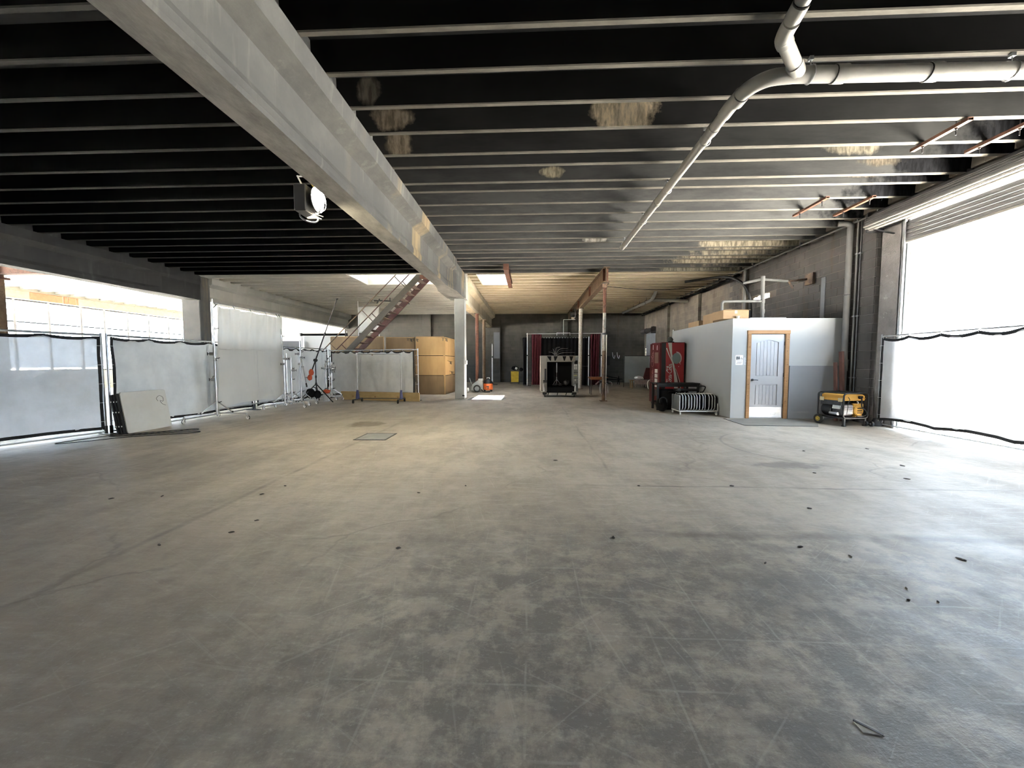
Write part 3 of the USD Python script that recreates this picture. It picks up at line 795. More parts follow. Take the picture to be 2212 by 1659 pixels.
for nm, P in (('upper_panel', up), ('lower_door_panel', lowp)):
    q = d3.part(nm, prism(P.buffer(0.002), 0.006, 'xz', 9.534), dw)
    for k in range(6):
        x = 5.475 + k * 0.081
        slab = P.buffer(-0.018).intersection(sbox(x + 0.003, 0, x + 0.078, 3))
        if not slab.is_empty:
            d3.part('groove_board', prism(slab, 0.010, 'xz', 9.524), dw, parent=q)
d3.part('kick_plate', box(5.33, 9.511, 0.02, 6.10, 9.516, 0.27, 0.001), M['steel'], label='brushed steel kick plate')
d3.part('kick_label', box(5.83, 9.508, 0.09, 5.95, 9.512, 0.15), M['white_plastic'])
h = d3.part('handle', join(cyl((5.385, 9.515, 0.93), (5.385, 9.50, 0.93), 0.028, 14), cyl((5.385, 9.50, 0.93), (5.385, 9.46, 0.93), 0.011, 10), tube(curve([(5.385, 9.463, 0.93), (5.43, 9.46, 0.932), (5.49, 9.465, 0.925)], 5), 0.010, 8)), M['dark_steel'], label='dark lever handle', smooth=30)
for x0, x1, z0, z1 in ((5.235, 5.315, 0, 2.03), (6.115, 6.205, 0, 2.03), (5.225, 6.215, 2.03, 2.115)):
    d3.part('casing', box(x0, 9.472, z0, x1, 9.51, z1, 0.004), M['wood_pine'], label='knotty pine door casing')
for x, z in ((5.27, 0.55), (5.28, 1.72), (5.26, 1.15), (6.15, 0.42), (6.17, 1.3), (6.15, 1.62), (6.16, 1.9), (5.27, 0.82), (6.165, 0.9)):
    d3.part('knot', cyl((x, 9.4722, z), (x, 9.4714, z), 0.011, 8), M['knot'])
for z in (0.3, 1.05, 1.8):
    d3.part('hinge', cyl((6.11, 9.512, z - 0.045), (6.11, 9.512, z + 0.045), 0.008, 8), M['dark_steel'])
# ---------------------------------------------------------------- fence panels with privacy cloth
def fence(label, p0, p1, H, cloth, side=1, ties=9, sag=0.05, wrinkle=0.012, link=True, gap=0.10, base=True, seed=0, post_top=0.04, x_in=0.035, tilt=0.0):
    """p0, p1: feet of the end posts on the ground; side: which way the cloth hangs (+1: left of p0->p1)."""
    p0, p1 = np.array([*p0, 0.0]), np.array([*p1, 0.0])
    L = np.linalg.norm(p1 - p0); d = (p1 - p0) / L; n = np.array([-d[1], d[0], 0]) * side
    a = math.atan2(d[1], d[0])
    t = Thing('temporary_fence', label, 'fence', p0, a, kind=None)
    r = 0.019
    for x in (0, L):
        t.part('post', cyl((x, 0, 0.02), (x, 0, H + post_top), r, 10), M['galv'], smooth=30)
        if base:
            t.part('foot', join(box(x - 0.03, -0.18, 0, x + 0.03, 0.18, 0.02, 0.003), cyl((x, 0, 0.02), (x, 0, 0.16), 0.026, 10)), M['dark_steel'])
    t.part('top_rail', cyl((0, 0, H), (L, 0, H), r, 10), M['galv'], smooth=30)
    t.part('bottom_rail', cyl((0, 0, 0.05), (L, 0, 0.05), r * 0.8, 10), M['galv'], smooth=30)
    s = side
    xs0, xs1 = x_in, L - x_in
    def edge_top(u):
        return H - 0.03 - sag * np.abs(np.sin(np.pi * u * ties))
    def edge_bot(u):
        return gap + sag * 0.9 * np.abs(np.sin(np.pi * u * (ties - 3)))
    def sheet(u0, u1, off, fn0, fn1, amp):
        def fn(U, V):
            u = u0 + (u1 - u0) * U
            zt, zb = fn1(u), fn0(u)
            z = zb + (zt - zb) * V
            x = xs0 + (xs1 - xs0) * u
            q = np.stack([x * 1.7, z * 0.8, np.full_like(x, seed)], -1)
            w = (meshkit.fbm(q, 4, seed) - 0.5) * 2 * amp * 4 + amp * np.sin(x * 9 + 3 * meshkit.noise(q, seed + 5)) * (0.4 + V)
            y = s * (0.026 + off) + np.abs(w) * s + s * tilt * (1 - V)
            return np.stack([x, y, z], -1)
        return fn
    hw = 0.045
    t.part('screen_cloth', grid(sheet(0, 1, 0.0, edge_bot, edge_top, wrinkle), 60, 24, 0.003), cloth, smooth=60)
    t.part('hem', grid(sheet(0, 1, 0.004, lambda u: edge_top(u) - hw, lambda u: edge_top(u) + 0.006, wrinkle), 60, 2, 0.008), M['hem'], label='black top hem', smooth=60)
    t.part('hem', grid(sheet(0, 1, 0.004, lambda u: edge_bot(u) - 0.006, lambda u: edge_bot(u) + hw, wrinkle), 60, 2, 0.008), M['hem'], label='black bottom hem', smooth=60)
    e = hw / (xs1 - xs0)
    for a0, a1 in ((0, e), (1 - e, 1)):
        t.part('hem', grid(sheet(a0, a1, 0.004, edge_bot, edge_top, wrinkle), 2, 24, 0.008), M['hem'], label='black side hem', smooth=60)
    for k in range(ties + 1):
        u = min(max(k / ties, 0.01), 0.99); x = xs0 + (xs1 - xs0) * u
        t.part('cable_tie', ring((x, s * 0.012, H - 0.028), 0.036, 0.0035, 'x', 12, 5), M['white_plastic'])
    for k in range(ties - 2):
        u = min(max(k / (ties - 3), 0.01), 0.99); x = xs0 + (xs1 - xs0) * u
        t.part('cable_tie', ring((x, s * 0.012, gap - 0.02), 0.045, 0.0035, 'x', 12, 5), M['white_plastic'])
    for k in range(5):
        z = 0.25 + k * (H - 0.45) / 4
        for x, sg in ((0, 1), (L, -1)):
            t.part('cable_tie', ring((x + sg * 0.05, 0, z), 0.06, 0.0035, 'z', 12, 5), M['white_plastic'])
    if link:
        w = []
        step = 0.075; kx = int(L / step); kz = int((H - 0.08) / step)
        for i in range(kx + 1):
            x = i * step
            pts = [(min(max(x + (step / 2 if q % 2 else -step / 2), 0), L), -s * 0.012, 0.06 + q * step) for q in range(kz + 1)]
            w.append(tube(pts, 0.0016, 3))
        t.part('chain_link', join(w), M['galv'], kind='stuff')
    return t

W, Wg = M['fence_cloth'], M['fence_cloth_grey']
fence('white-screened fence panel at the far left, bright windows showing through its cloth', (-8.95, 3.35), (-7.97, 6.86), 1.86, W, side=-1, ties=5, seed=1, sag=0.03)
fence('white-screened fence panel behind the leaning white board', (-7.93, 6.92), (-7.82, 10.52), 1.86, Wg, side=-1, ties=5, seed=2, sag=0.03)
fence('white-screened fence panel behind the steel light stands', (-7.82, 10.60), (-7.62, 14.22), 1.84, Wg, side=-1, ties=8, seed=3, wrinkle=0.016)
fence('grey-white fence panel behind the garment rack, yellow plank at its foot', (-7.54, 14.25), (-3.86, 13.27), 1.79, Wg, side=-1, ties=8, seed=4, wrinkle=0.014, x_in=0.13)
fence('blown-out white fence panel standing across the open roller door', (7.46, 8.50), (7.36, 4.85), 1.90, M['fence_cloth_lit'], side=-1, ties=6, seed=5, sag=0.05, gap=0.13, link=False)
fence('second white fence panel across the roller door, partly cut by the frame edge', (7.36, 4.78), (7.30, 1.2), 1.90, M['fence_cloth_lit'], side=-1, ties=6, seed=6, sag=0.05, gap=0.13, link=False)

tape = Thing('paper_note', 'small brown paper note stuck on the grey-white fence cloth inside the garment rack', 'note')
tape.part('sheet', grid(lambda U, V: np.stack([-5.72 + 0.17 * U, 13.735 - 0.045 * U - 0.012 * np.sin(3 * U), 1.44 + 0.19 * V], -1), 4, 4, 0.003), worn('note_paper', (0.50, 0.38, 0.28), (0.26, 0.12, 0.07), 0.8, 18.0))

# ---------------------------------------------------------------- boards and cable by the left fence
t = Thing('board', 'blank white board with rounded corners leaning on the fence, scribble near its top corner', 'board')
lean = 0.16
def on_board(y, z, out=0.0):
    return np.array([-7.59 - math.sin(lean) * z + out, y, math.cos(lean) * z])
def board(y0, y1, h, th, x, r=0.035):
    v, f = prism(rrect(y1 - y0, h, r, 5, ((y0 + y1) / 2, h / 2)), th, 'yz', 0.0)
    y, z, o = v[:, 1], v[:, 2], v[:, 0]
    return np.stack([x - math.sin(lean) * z + o - th, y, math.cos(lean) * z + 0.003], 1), f
t.part('sheet', board(6.90, 7.80, 0.79, 0.022, -7.58), worn('board_white', (0.74, 0.73, 0.69), (0.68, 0.67, 0.62), 0.6, 2.5, bump=0.02), smooth=30)
scr = curve([on_board(7.60, 0.56), on_board(7.58, 0.62), on_board(7.65, 0.67), on_board(7.72, 0.63), on_board(7.71, 0.55), on_board(7.65, 0.57), on_board(7.68, 0.50), on_board(7.75, 0.46)], 6) + np.array([0.0135, 0, 0])
t.part('scribble', tube(scr, 0.0035, 5), M['dark_steel'], label='thin dark pen scribble')
for k in range(3):
    t2 = Thing('road_case_panel', f'black edged panel stacked behind the leaning white board, {("nearest to it", "second from it", "third, next to the fence")[k]}', 'panel')
    x = -7.61 - 0.034 * k; y0 = 6.855 - 0.02 * k
    t2.part('sheet', board(y0, 7.75, 0.77 - 0.01 * k, 0.026, x, 0.01), M['black'])
    for z in (0.15, 0.42, 0.62):
        q = np.array([x - math.sin(lean) * z - 0.013, y0 - 0.004, math.cos(lean) * z])
        t2.part('rivet', tf(blob((0, 0, 0), (0.012, 0.008, 0.016), 1, 0.0), None, q), M['white_plastic'], label='pale stud on the panel edge')
cb = [(-7.62, 6.62, .012), (-7.2, 6.9, .012), (-6.75, 7.25, .012), (-6.62, 7.35, .012), (-6.75, 7.42, .012), (-7.2, 7.05, .013), (-7.6, 6.75, .014), (-7.75, 6.45, .012), (-7.85, 6.05, .012), (-7.75, 5.95, .012), (-7.5, 6.2, .012), (-7.25, 6.5, .014), (-6.9, 6.75, .013), (-6.45, 6.98, .012), (-6.35, 7.1, .012), (-6.5, 7.15, .012), (-7.0, 6.85, .018), (-7.5, 6.55, .018), (-7.75, 6.8, .012), (-7.78, 7.1, .012)]
single('cable', 'thin black cable lying in loose loops on the floor before the leaning boards', 'cable', tube(curve(cb, 10), 0.0065, 6), M['rubber'], smooth=60)

# ---------------------------------------------------------------- rolling light stands
def caster(t, c, ang, r=0.045, mat=None):
    c = np.asarray(c, float)
    d = np.array([math.cos(ang), math.sin(ang), 0]); n = np.array([-d[1], d[0], 0])
    w = t.part('caster', cyl(c - n * 0.015 + [0, 0, r], c + n * 0.015 + [0, 0, r], r, 16), M['white_plastic'], smooth=30, label='pale caster wheel')
    t.part('tyre', ring(c + [0, 0, r], r - 0.006, 0.010, 'x', 16, 6) if abs(n[0]) > 0.7 else ring(c + [0, 0, r], r - 0.006, 0.010, 'y', 16, 6), M['rubber'], parent=w)
    for s in (-1, 1):
        t.part('fork', bar(c + n * 0.024 * s + [0, 0, r], c + n * 0.024 * s - d * 0.03 + [0, 0, 2 * r + 0.02], 0.03, 0.004, n), mat or M['steel'], parent=w)
    t.part('swivel', cyl(c - d * 0.03 + [0, 0, 2 * r + 0.015], c - d * 0.03 + [0, 0, 2 * r + 0.06], 0.018, 10), mat or M['steel'], parent=w)
    return c - d * 0.03 + [0, 0, 2 * r + 0.06]

def roller_stand(label, base, ang, h, spread=0.62, mat=None, heads=((1.35, 0.4), (1.25, 2.4)), twin=False, lean=(0, 0), group=None):
    mat = mat or M['steel']
    t = Thing('light_stand', label, 'light stand', (*base, 0), 0, group)
    B = np.array([0, 0, 0.16])
    zc = 0.42
    for k in range(3):
        a = ang + k * 2 * math.pi / 3
        c = np.array([math.cos(a) * spread, math.sin(a) * spread, 0])
        top = caster(t, c, a + 0.6)
        knee = np.array([math.cos(a) * 0.34, math.sin(a) * 0.34, 0.225])
        l = t.part('leg', join(bar((math.cos(a) * 0.03, math.sin(a) * 0.03, 0.16), top, 0.028, 0.028), bar((math.cos(a) * 0.03, math.sin(a) * 0.03, zc), knee * [1, 1, 0.8], 0.022, 0.022)), mat)
        t.part('brace_knob', cyl(knee * [1, 1, 0.8] + [0, 0, -0.02], knee * [1, 1, 0.8] + [0, 0, 0.03], 0.016, 8), M['dark_steel'], parent=l)
    tp = np.array([lean[0], lean[1], 0.0])
    z1, z2 = 0.12, min(1.45, h * 0.55)
    t.part('lower_tube', cyl((0, 0, z1), (0, 0, z2), 0.024, 12), mat, smooth=30)
    t.part('upper_tube', cyl((0, 0, z2), np.array([0, 0, (z2 + h) / 2]) + tp * 0.5, 0.0185, 12), mat, smooth=30)
    t.part('top_tube', cyl(np.array([0, 0, (z2 + h) / 2]) + tp * 0.5, np.array([0, 0, h]) + tp, 0.0135, 10), mat, smooth=30)
    if twin:
        o = np.array([math.cos(ang + 1), math.sin(ang + 1), 0]) * 0.07
        t.part('second_tube', cyl(o + [0, 0, 0.14], o + [0, 0, 1.62], 0.018, 10), mat, smooth=30)
    for z in (zc, z2, (z2 + h) / 2):
        q = tp * (0 if z <= z2 else 0.5)
        col = t.part('collar', cyl(q + [0, 0, z - 0.035], q + [0, 0, z + 0.035], 0.031, 12), mat, smooth=30)
        t.part('knob', join(cyl(q + [0.02, 0, z], q + [0.085, 0, z], 0.008, 8), bar(q + [0.085, -0.035, z - 0.01], q + [0.085, 0.035, z + 0.01], 0.014, 0.014)), M['dark_steel'], parent=col)
    for z, a in heads:
        d = np.array([math.cos(a), math.sin(a), 0])
        hd = t.part('grip_head', cyl(d * 0.01 + [0, 0, z], d * 0.10 + [0, 0, z], 0.035, 12), mat, smooth=30)
        t.part('t_handle', join(cyl(d * 0.10 + [0, 0, z], d * 0.14 + [0, 0, z], 0.008, 8), bar(d * 0.14 + [0, 0, z - 0.035], d * 0.14 + [0, 0, z + 0.035], 0.012, 0.012, (1, 0.3, 0))), M['dark_steel'], parent=hd)
    return t

roller_stand('tall steel rolling stand holding the near end of the hung white cloth', (-7.33, 8.70), -1.95, 2.82, 0.68, heads=((1.55, 3.6), (1.42, -0.7), (0.95, 3.3), (1.0, 2.6)), twin=True)
roller_stand('tall steel rolling stand holding the far end of the hung white cloth', (-7.26, 11.12), 0.0, 2.80, 0.60, heads=((1.45, 0.3), (1.3, -1.6)), lean=(-0.16, 0.10), twin=True)
roller_stand('bare steel rolling stand just right of the hung white cloth', (-7.36, 11.62), 0.1, 1.50, 0.52, heads=((1.46, 2.9), (1.1, 0.4)))
st = roller_stand('steel rolling stand with a slanted loose arm in front of the fence', (-7.38, 12.15), -0.05, 2.18, 0.52, heads=((1.5, 0.1), (1.3, 2.6), (1.62, 3.5)))
st.part('arm', cyl((0.02, 0.0, 1.52), (0.24, -0.12, 0.68), 0.016, 8), M['steel'], smooth=30, label='slanted loose arm')
st.part('arm_tip', cyl((0.24, -0.12, 0.68), (0.265, -0.13, 0.56), 0.024, 8), M['black'])
for k, (x, y, hh, lab) in enumerate(((-7.22, 13.38, 1.42, 'left'), (-7.08, 13.55, 1.36, 'middle'), (-6.98, 13.32, 1.30, 'right'))):
    s3 = roller_stand(f'short steel stand with clamps, {lab} of the three clustered behind the black boom stand', (x, y), 0.1 + 0.3 * k, hh, 0.36, heads=((hh - 0.05, 0.5 + k), (hh - 0.15, 2.2 + k), (hh - 0.28, 4.0 + k), (hh - 0.2, 5.2 + k)))

# the hung cloth and its frame between the two tall stands
P0, P1 = np.array([-7.46, 8.84, 0]), np.array([-7.44, 11.25, 0])
dv = P1 - P0; Lc = np.linalg.norm(dv); dv /= Lc
t = Thing('cloth_frame', 'white cloth hung on a tube frame between two tall steel stands', 'backdrop', P0, math.atan2(dv[1], dv[0]))
zt0, zt1 = 2.76, 2.78
for nm, a, b in (('top_tube', (-0.03, 0, zt0), (Lc + 0.05, 0, zt1)), ('bottom_tube', (0.0, 0, 0.22), (Lc, 0, 0.24)), ('side_tube', (-0.02, 0, 0.2), (-0.02, 0, zt0)), ('side_tube', (Lc + 0.02, 0, 0.2), (Lc + 0.02, 0, zt1))):
    t.part(nm, cyl(a, b, 0.014, 10), M['galv'], smooth=30)
for a, b in (((-0.02, 0, zt0 - 0.16), (0.16, 0, zt0)), ((Lc + 0.02, 0, zt1 - 0.16), (Lc - 0.16, 0, zt1))):
    t.part('corner_brace', cyl(a, b, 0.010, 8), M['dark_steel'])
def cloth_fn(U, V):
    x = 0.03 + U * (Lc - 0.05) + 0.05 * (1 - V) * (0.5 - U) * 0
    scallop = 0.03 * np.sin(np.pi * U * 4) ** 2
    z = 0.27 + 0.05 * (1 - V) * np.sin(U * 3) + (zt0 - 0.07 - scallop - 0.27) * V
    up = np.clip((V - 0.5) / 0.5, 0, 1)
    dn = np.clip((0.45 - V) / 0.45, 0, 1)
    q = np.stack([x * 2.2, z * 0.9, np.zeros_like(x)], -1)
    nz = meshkit.noise(q, 3)
    folds = 0.042 * up * np.sin(x * 15 + 4.2 * nz + 2.4 * (1 - V)) + 0.012 * up * np.sin(x * 31 - 3.0 * V * 2 + 5 * nz)
    drag = 0.030 * dn * np.sin((x - z * 0.75) * 7 + 3 * nz) + 0.012 * (meshkit.fbm(q * 2, 3, 9) - 0.5)
    step = 0.010 * (V > 0.58)
    return np.stack([x, -0.05 - folds - drag - step, z], -1)
ck = t.part('cloth', grid(cloth_fn, 90, 60, 0.004), M['cloth'], smooth=70)
t.part('seam', grid(lambda U, V: cloth_fn(0.02 + 0.96 * U, 0.575 + 0.012 * V) + np.array([0, -0.006, 0]), 60, 2, 0.004), M['cloth'], parent=ck)
t.part('seam', grid(lambda U, V: cloth_fn(0.555 + 0.008 * U, 0.01 + 0.56 * V) + np.array([0, -0.008, 0]), 2, 30, 0.006), M['white_plastic'], parent=ck)
for k in range(5):
    x = 0.05 + k * (Lc - 0.1) / 4
    t.part('tie_cord', cyl((x, -0.05, zt0 - 0.075), (x, 0.0, zt0 + 0.016), 0.006, 6), M['hem'])

# ---------------------------------------------------------------- black boom stand
t = Thing('boom_stand', 'black tripod stand with a long slanted boom arm and a red-orange sandbag on its tail', 'boom stand', (-7.22, 12.75, 0))
Z = lambda p: np.asarray(p, float) - [-7.0, 12.75, 0]
for k in range(3):
    a = -0.15 + k * 2 * math.pi / 3
    e = np.array([math.cos(a) * 0.62, math.sin(a) * 0.62, 0.015])
    l = t.part('leg', bar((0, 0, 0.62), e, 0.026, 0.026), M['black'])
    t.part('strut', bar((0, 0, 0.26), e * 0.55 + np.array([0, 0, 0.27]), 0.016, 0.010), M['black'], parent=l)
    t.part('foot_pad', blob(e, (0.022, 0.022, 0.015), 1, 0), M['rubber'], parent=l)
t.part('mast', cyl((0, 0, 0.1), (0, 0, 0.85), 0.019, 10), M['black'], smooth=30)
t.part('upper_mast', cyl((0, 0, 0.85), (0, 0, 1.42), 0.015, 10), M['black'], smooth=30)
t.part('collar', cyl((0, 0, 0.58), (0, 0, 0.66), 0.032, 12), M['black'], smooth=30)
t.part('upper_collar', cyl((0, 0, 0.82), (0, 0, 0.9), 0.028, 12), M['black'], smooth=30)
pv = np.array([0, 0, 1.42])
tip, tail = Z((-6.05, 12.45, 3.42)), Z((-7.28, 12.84, 0.82))
t.part('pivot', join(cyl((0, -0.05, 1.42), (0, 0.05, 1.42), 0.05, 14), box(-0.03, -0.03, 1.36, 0.03, 0.03, 1.46, 0.005)), M['black'], smooth=30)
mid = pv + (tip - pv) * 0.45
t.part('boom', cyl(tail, mid, 0.019, 10), M['black'], smooth=30)
t.part('boom_extension', cyl(mid, tip, 0.013, 10), M['black'], smooth=30)
t.part('boom_tip', join(cyl(tip - 0.03 * (tip - mid), tip + 0.01 * (tip - mid), 0.024, 8), blob(tip + [0.02, 0, 0.0], (0.03, 0.02, 0.02), 1, 0)), M['black'])
t.part('boom_lock', cyl(mid - 0.02 * (tip - mid), mid + 0.02 * (tip - mid), 0.026, 8), M['black'])
t.part('tail_hook', tube(curve([tail, tail + [-0.06, 0, -0.02], tail + [-0.10, 0, 0.02], tail + [-0.20, 0, -0.01]], 5), 0.008, 6), M['black'])
sbm = worn('sandbag_red', (0.62, 0.11, 0.035), (0.50, 0.08, 0.03), 0.7, 8.0)
g0 = pv + (tail - pv) * 0.72
sb = t.part('sandbag', join(blob(g0 + [0.03, -0.04, 0.02], (0.085, 0.06, 0.11), 2, 0.2, 3), blob(g0 + [-0.03, -0.03, -0.16], (0.075, 0.06, 0.10), 2, 0.2, 5)), sbm, smooth=True, label='red-orange saddle sandbag')
t.part('sandbag_strap', ring(g0 + [0, -0.02, 0.05], 0.06, 0.010, 'x', 14), M['black'], parent=sb)
t = Thing('sandbag', 'black sandbag slumped on the legs of the black boom stand', 'sandbag')
t.part('bag', join(blob((-7.36, 12.64, 0.30), (0.15, 0.12, 0.16), 2, 0.25, 8), blob((-7.14, 12.68, 0.27), (0.12, 0.10, 0.14), 2, 0.25, 9)), M['black_matte'], smooth=True)
t.part('strap', ring((-7.26, 12.66, 0.42), 0.09, 0.014, 'y', 16), M['black'])
tb = Thing('bucket', 'clear plastic bucket on the floor under the orange bag', 'bucket', (-6.99, 12.98, 0))
pm = Graph(); pm = pm.save('clear_plastic', pm.add('mix_closure', 'closure', fac=0.45, closure1=pm.add('transparent_bsdf', 'BSDF', color=(0.9, 0.92, 0.93)), closure2=pm.bsdf((0.75, 0.76, 0.77), 0.2)))
tb.part('tub', lathe([(0.0, 0.0), (0.10, 0.0), (0.125, 0.26), (0.13, 0.27), (0.12, 0.265), (0.095, 0.01), (0.0, 0.01)], 20), pm, smooth=40)
tb.part('handle', ring((0, 0, 0.25), 0.128, 0.004, 'y', 16, 5, 0, math.pi), M['galv'])
t = Thing('sandbag', 'small orange sandbag on top of the clear bucket', 'sandbag')
t.part('bag', blob((-6.99, 12.98, 0.345), (0.12, 0.10, 0.075), 2, 0.3, 12), sbm, smooth=True)
t.part('strap', ring((-6.99, 12.98, 0.41), 0.05, 0.010, 'y', 12), M['black'])

# ---------------------------------------------------------------- garment rack and plank
t = Thing('garment_rack', 'empty galvanised garment rack on casters in front of the plank', 'garment rack')
x0, x1, yr, ht = -5.76, -4.27, 12.68, 1.63
for x in (x0, x1):
    t.part('upright', cyl((x, yr, 0.32), (x, yr, ht), 0.016, 10), M['galv'], smooth=30)
    s_ = t.part('foot_bracket', hull([(x - 0.025, yr - 0.03, 0.42), (x + 0.025, yr - 0.03, 0.42), (x - 0.025, yr + 0.03, 0.42), (x + 0.025, yr + 0.03, 0.42), (x - 0.02, yr - 0.12, 0.12), (x + 0.02, yr - 0.12, 0.12), (x - 0.02, yr + 0.12, 0.12), (x + 0.02, yr + 0.12, 0.12)]), worn('blue_bracket', (0.07, 0.08, 0.22), (0.05, 0.06, 0.16), 0.5), label='dark blue foot bracket')
    t.part('base_leg', box(x - 0.02, yr - 0.36, 0.10, x + 0.02, yr + 0.36, 0.135, 0.004), M['dark_steel'])
    for yy in (yr - 0.34, yr + 0.34):
        w = t.part('wheel', cyl((x - 0.017, yy, 0.05), (x + 0.017, yy, 0.05), 0.05, 16), M['rubber'], smooth=30)
        t.part('fork', join(box(x - 0.028, yy - 0.015, 0.04, x - 0.022, yy + 0.015, 0.105), box(x + 0.022, yy - 0.015, 0.04, x + 0.028, yy + 0.015, 0.105)), M['dark_steel'], parent=w)
    t.part('corner_clamp', cyl((x, yr, ht - 0.06), (x, yr, ht + 0.025), 0.022, 10), M['galv'], smooth=30)
t.part('hanging_rail', cyl((x0, yr, ht), (x1, yr, ht), 0.016, 10), M['galv'], smooth=30)
t.part('bottom_bar', cyl((x0, yr, 0.14), (x1, yr, 0.14), 0.013, 10), M['dark_steel'], smooth=30)
t = Thing('plank', 'long yellow timber plank standing on edge at the foot of the grey-white fence', 'plank')
t.part('board', tf(box(0, 0, 0, 3.12, 0.045, 0.30, 0.004), rz(math.atan2(-0.62, 3.06)), (-6.82, 13.66, 0)), M['wood_lumber'])
for x in (0.5, 1.4, 2.3):
    t.part('knot', tf(cyl((x, -0.001, 0.13), (x, 0.002, 0.13), 0.035, 10), rz(math.atan2(-0.62, 3.06)), (-6.82, 13.66, 0)), worn(f'plank_knot', (0.34, 0.20, 0.08), (0.28, 0.16, 0.07), 0.6) if x == 0.5 else UsdShade.Material.Get(stage, '/World/Looks/plank_knot'))

# ---------------------------------------------------------------- stairs
t = Thing('staircase', 'steep steel staircase with thin handrails climbing to the roof hatch', 'staircase')
slope = (4.56 - 1.88) / (-4.08 + 6.80)
def sx(z): return -4.12 + (z - 4.56) / slope
yn, yf = 14.42, 15.32
oldw, red = M['rust_grey'], rust_material('rust_dark_red', (0.060, 0.016, 0.013), (0.042, 0.014, 0.011), (0.035, 0.018, 0.014))
wood_old = wood_material('old_stringer', (0.085, 0.078, 0.06), (0.06, 0.055, 0.045))
for yy, mm, nm in ((yn, wood_old, 'grey-brown near stringer'), (yf, red, 'dark red far stringer')):
    a, b = np.array([sx(0.0), yy, 0.0]), np.array([sx(4.75), yy, 4.75])
    t.part('stringer', bar(a + [0.12, 0, 0], b, 0.045, 0.21, (0, 0, 1)), mm, label=nm)
nst = 19
tread_m = worn('tread_brown', (0.13, 0.085, 0.07), (0.09, 0.06, 0.05), 0.7, 5.0)
for k in range(nst):
    z = 0.24 + k * 0.235
    x = sx(z) + 0.03
    p = t.part('tread', box(x - 0.09, yn + 0.022, z - 0.016, x + 0.11, yf - 0.022, z + 0.016, 0.004), tread_m)
    t.part('tread_lip', box(x - 0.096, yn + 0.03, z - 0.03, x - 0.09, yf - 0.03, z + 0.016), red, parent=p)
for yy, mm in ((yn - 0.01, M['rust_grey']), (yf + 0.01, red)):
    off = 0.92
    t.part('handrail', cyl((sx(0.1), yy, 0.1 + off), (sx(4.9), yy, 4.9 + off), 0.019, 8), mm, smooth=30)
    for z in (0.3, 1.55, 2.8, 4.05):
        d = np.array([-0.70, 0, 0.72]); q = np.array([sx(z), yy, z + 0.1])
        k = (off - 0.1) / (0.72 + 0.70 * slope)
        t.part('baluster', cyl(q, q + d * k, 0.015, 8), mm, smooth=30)
t.part('top_landing', box(sx(4.55) - 0.1, yn, 4.74, -3.05, yf, 4.80, 0.004), M['rust'])
t.part('landing_ledger', box(sx(4.55) + 0.1, yn - 0.2, 4.42, -2.98, yn - 0.14, 4.56), M['rust'])

# ---------------------------------------------------------------- plywood flats behind the fence
def flat(label, a, b, h, mat, side, panels=3, name='plywood_flat'):
    a, b = np.array([*a, 0.0]), np.array([*b, 0.0]); L = np.linalg.norm(b - a)
    t = Thing(name, label, 'plywood flat', a, math.atan2(b[1] - a[1], b[0] - a[0]))
    zz = [0.0, 0.80, 1.62, h] if panels == 3 else [0.0, h]
    for k in range(len(zz) - 1):
        t.part('sheet', box(0.004, -0.006, zz[k] + 0.010, L - 0.004, 0.006, zz[k + 1] - 0.010, 0.002), mat if k or panels < 3 else M['ply_dark'])
    for x in (0.02, L - 0.02):
        t.part('stile', box(x - 0.02, 0.006, 0, x + 0.02, 0.075, h), M['ply'])
    for z in zz:
        t.part('rail', box(0.02, 0.006, max(z - 0.02, 0), L - 0.02, 0.075, max(z + 0.02, 0.04)), M['black_matte'] if 0 < z < h else M['ply'])
    return t
flat('tall plywood flat with three stacked sheets just left of the middle column', (-4.72, 15.92), (-3.52, 15.92), 2.40, M['ply'], 1)
f2 = flat('pale plywood flat turned edge-on beside the middle column, clamps on its edge', (-3.48, 15.92), (-3.38, 18.2), 2.38, M['ply'], 1)
flat('plywood flat between two posts, half hidden by the stairs and fence', (-6.0, 15.98), (-4.78, 15.98), 2.38, M['ply_dark'], 1, 1)
flat('leftmost plywood flat, behind the foot of the stairs', (-8.28, 15.80), (-6.04, 15.80), 2.40, M['ply_dark'], 1, 1)
for k, (x, y, z, lab) in enumerate(((-3.55, 15.86, 2.36, 'top corner of the tall plywood flat'), (-4.80, 15.955, 2.36, 'joint above the old plywood flat'), (-3.47, 16.3, 1.42, 'edge-on plywood flat, upper one'), (-3.47, 16.6, 0.98, 'edge-on plywood flat, lower one'), (-5.05, 15.955, 2.36, 'old plywood flat beside the stairs'))):
    t = Thing('clamp', f'black hand clamp on the {lab}', 'clamp')
    p = np.array([x, y, z])
    t.part('bar', bar(p + [-0.06, 0, 0], p + [0.22, -0.05, -0.05], 0.02, 0.012), M['black'])
    t.part('jaw', join(bar(p, p + [0.0, -0.02, -0.12], 0.02, 0.02, (1, 0, 0)), bar(p + [0.12, -0.03, -0.03], p + [0.13, -0.04, -0.14], 0.02, 0.02, (1, 0, 0))), M['black'])
    t.part('handle', cyl(p + [0.16, -0.04, -0.05], p + [0.18, -0.05, -0.16], 0.014, 8), M['black'])

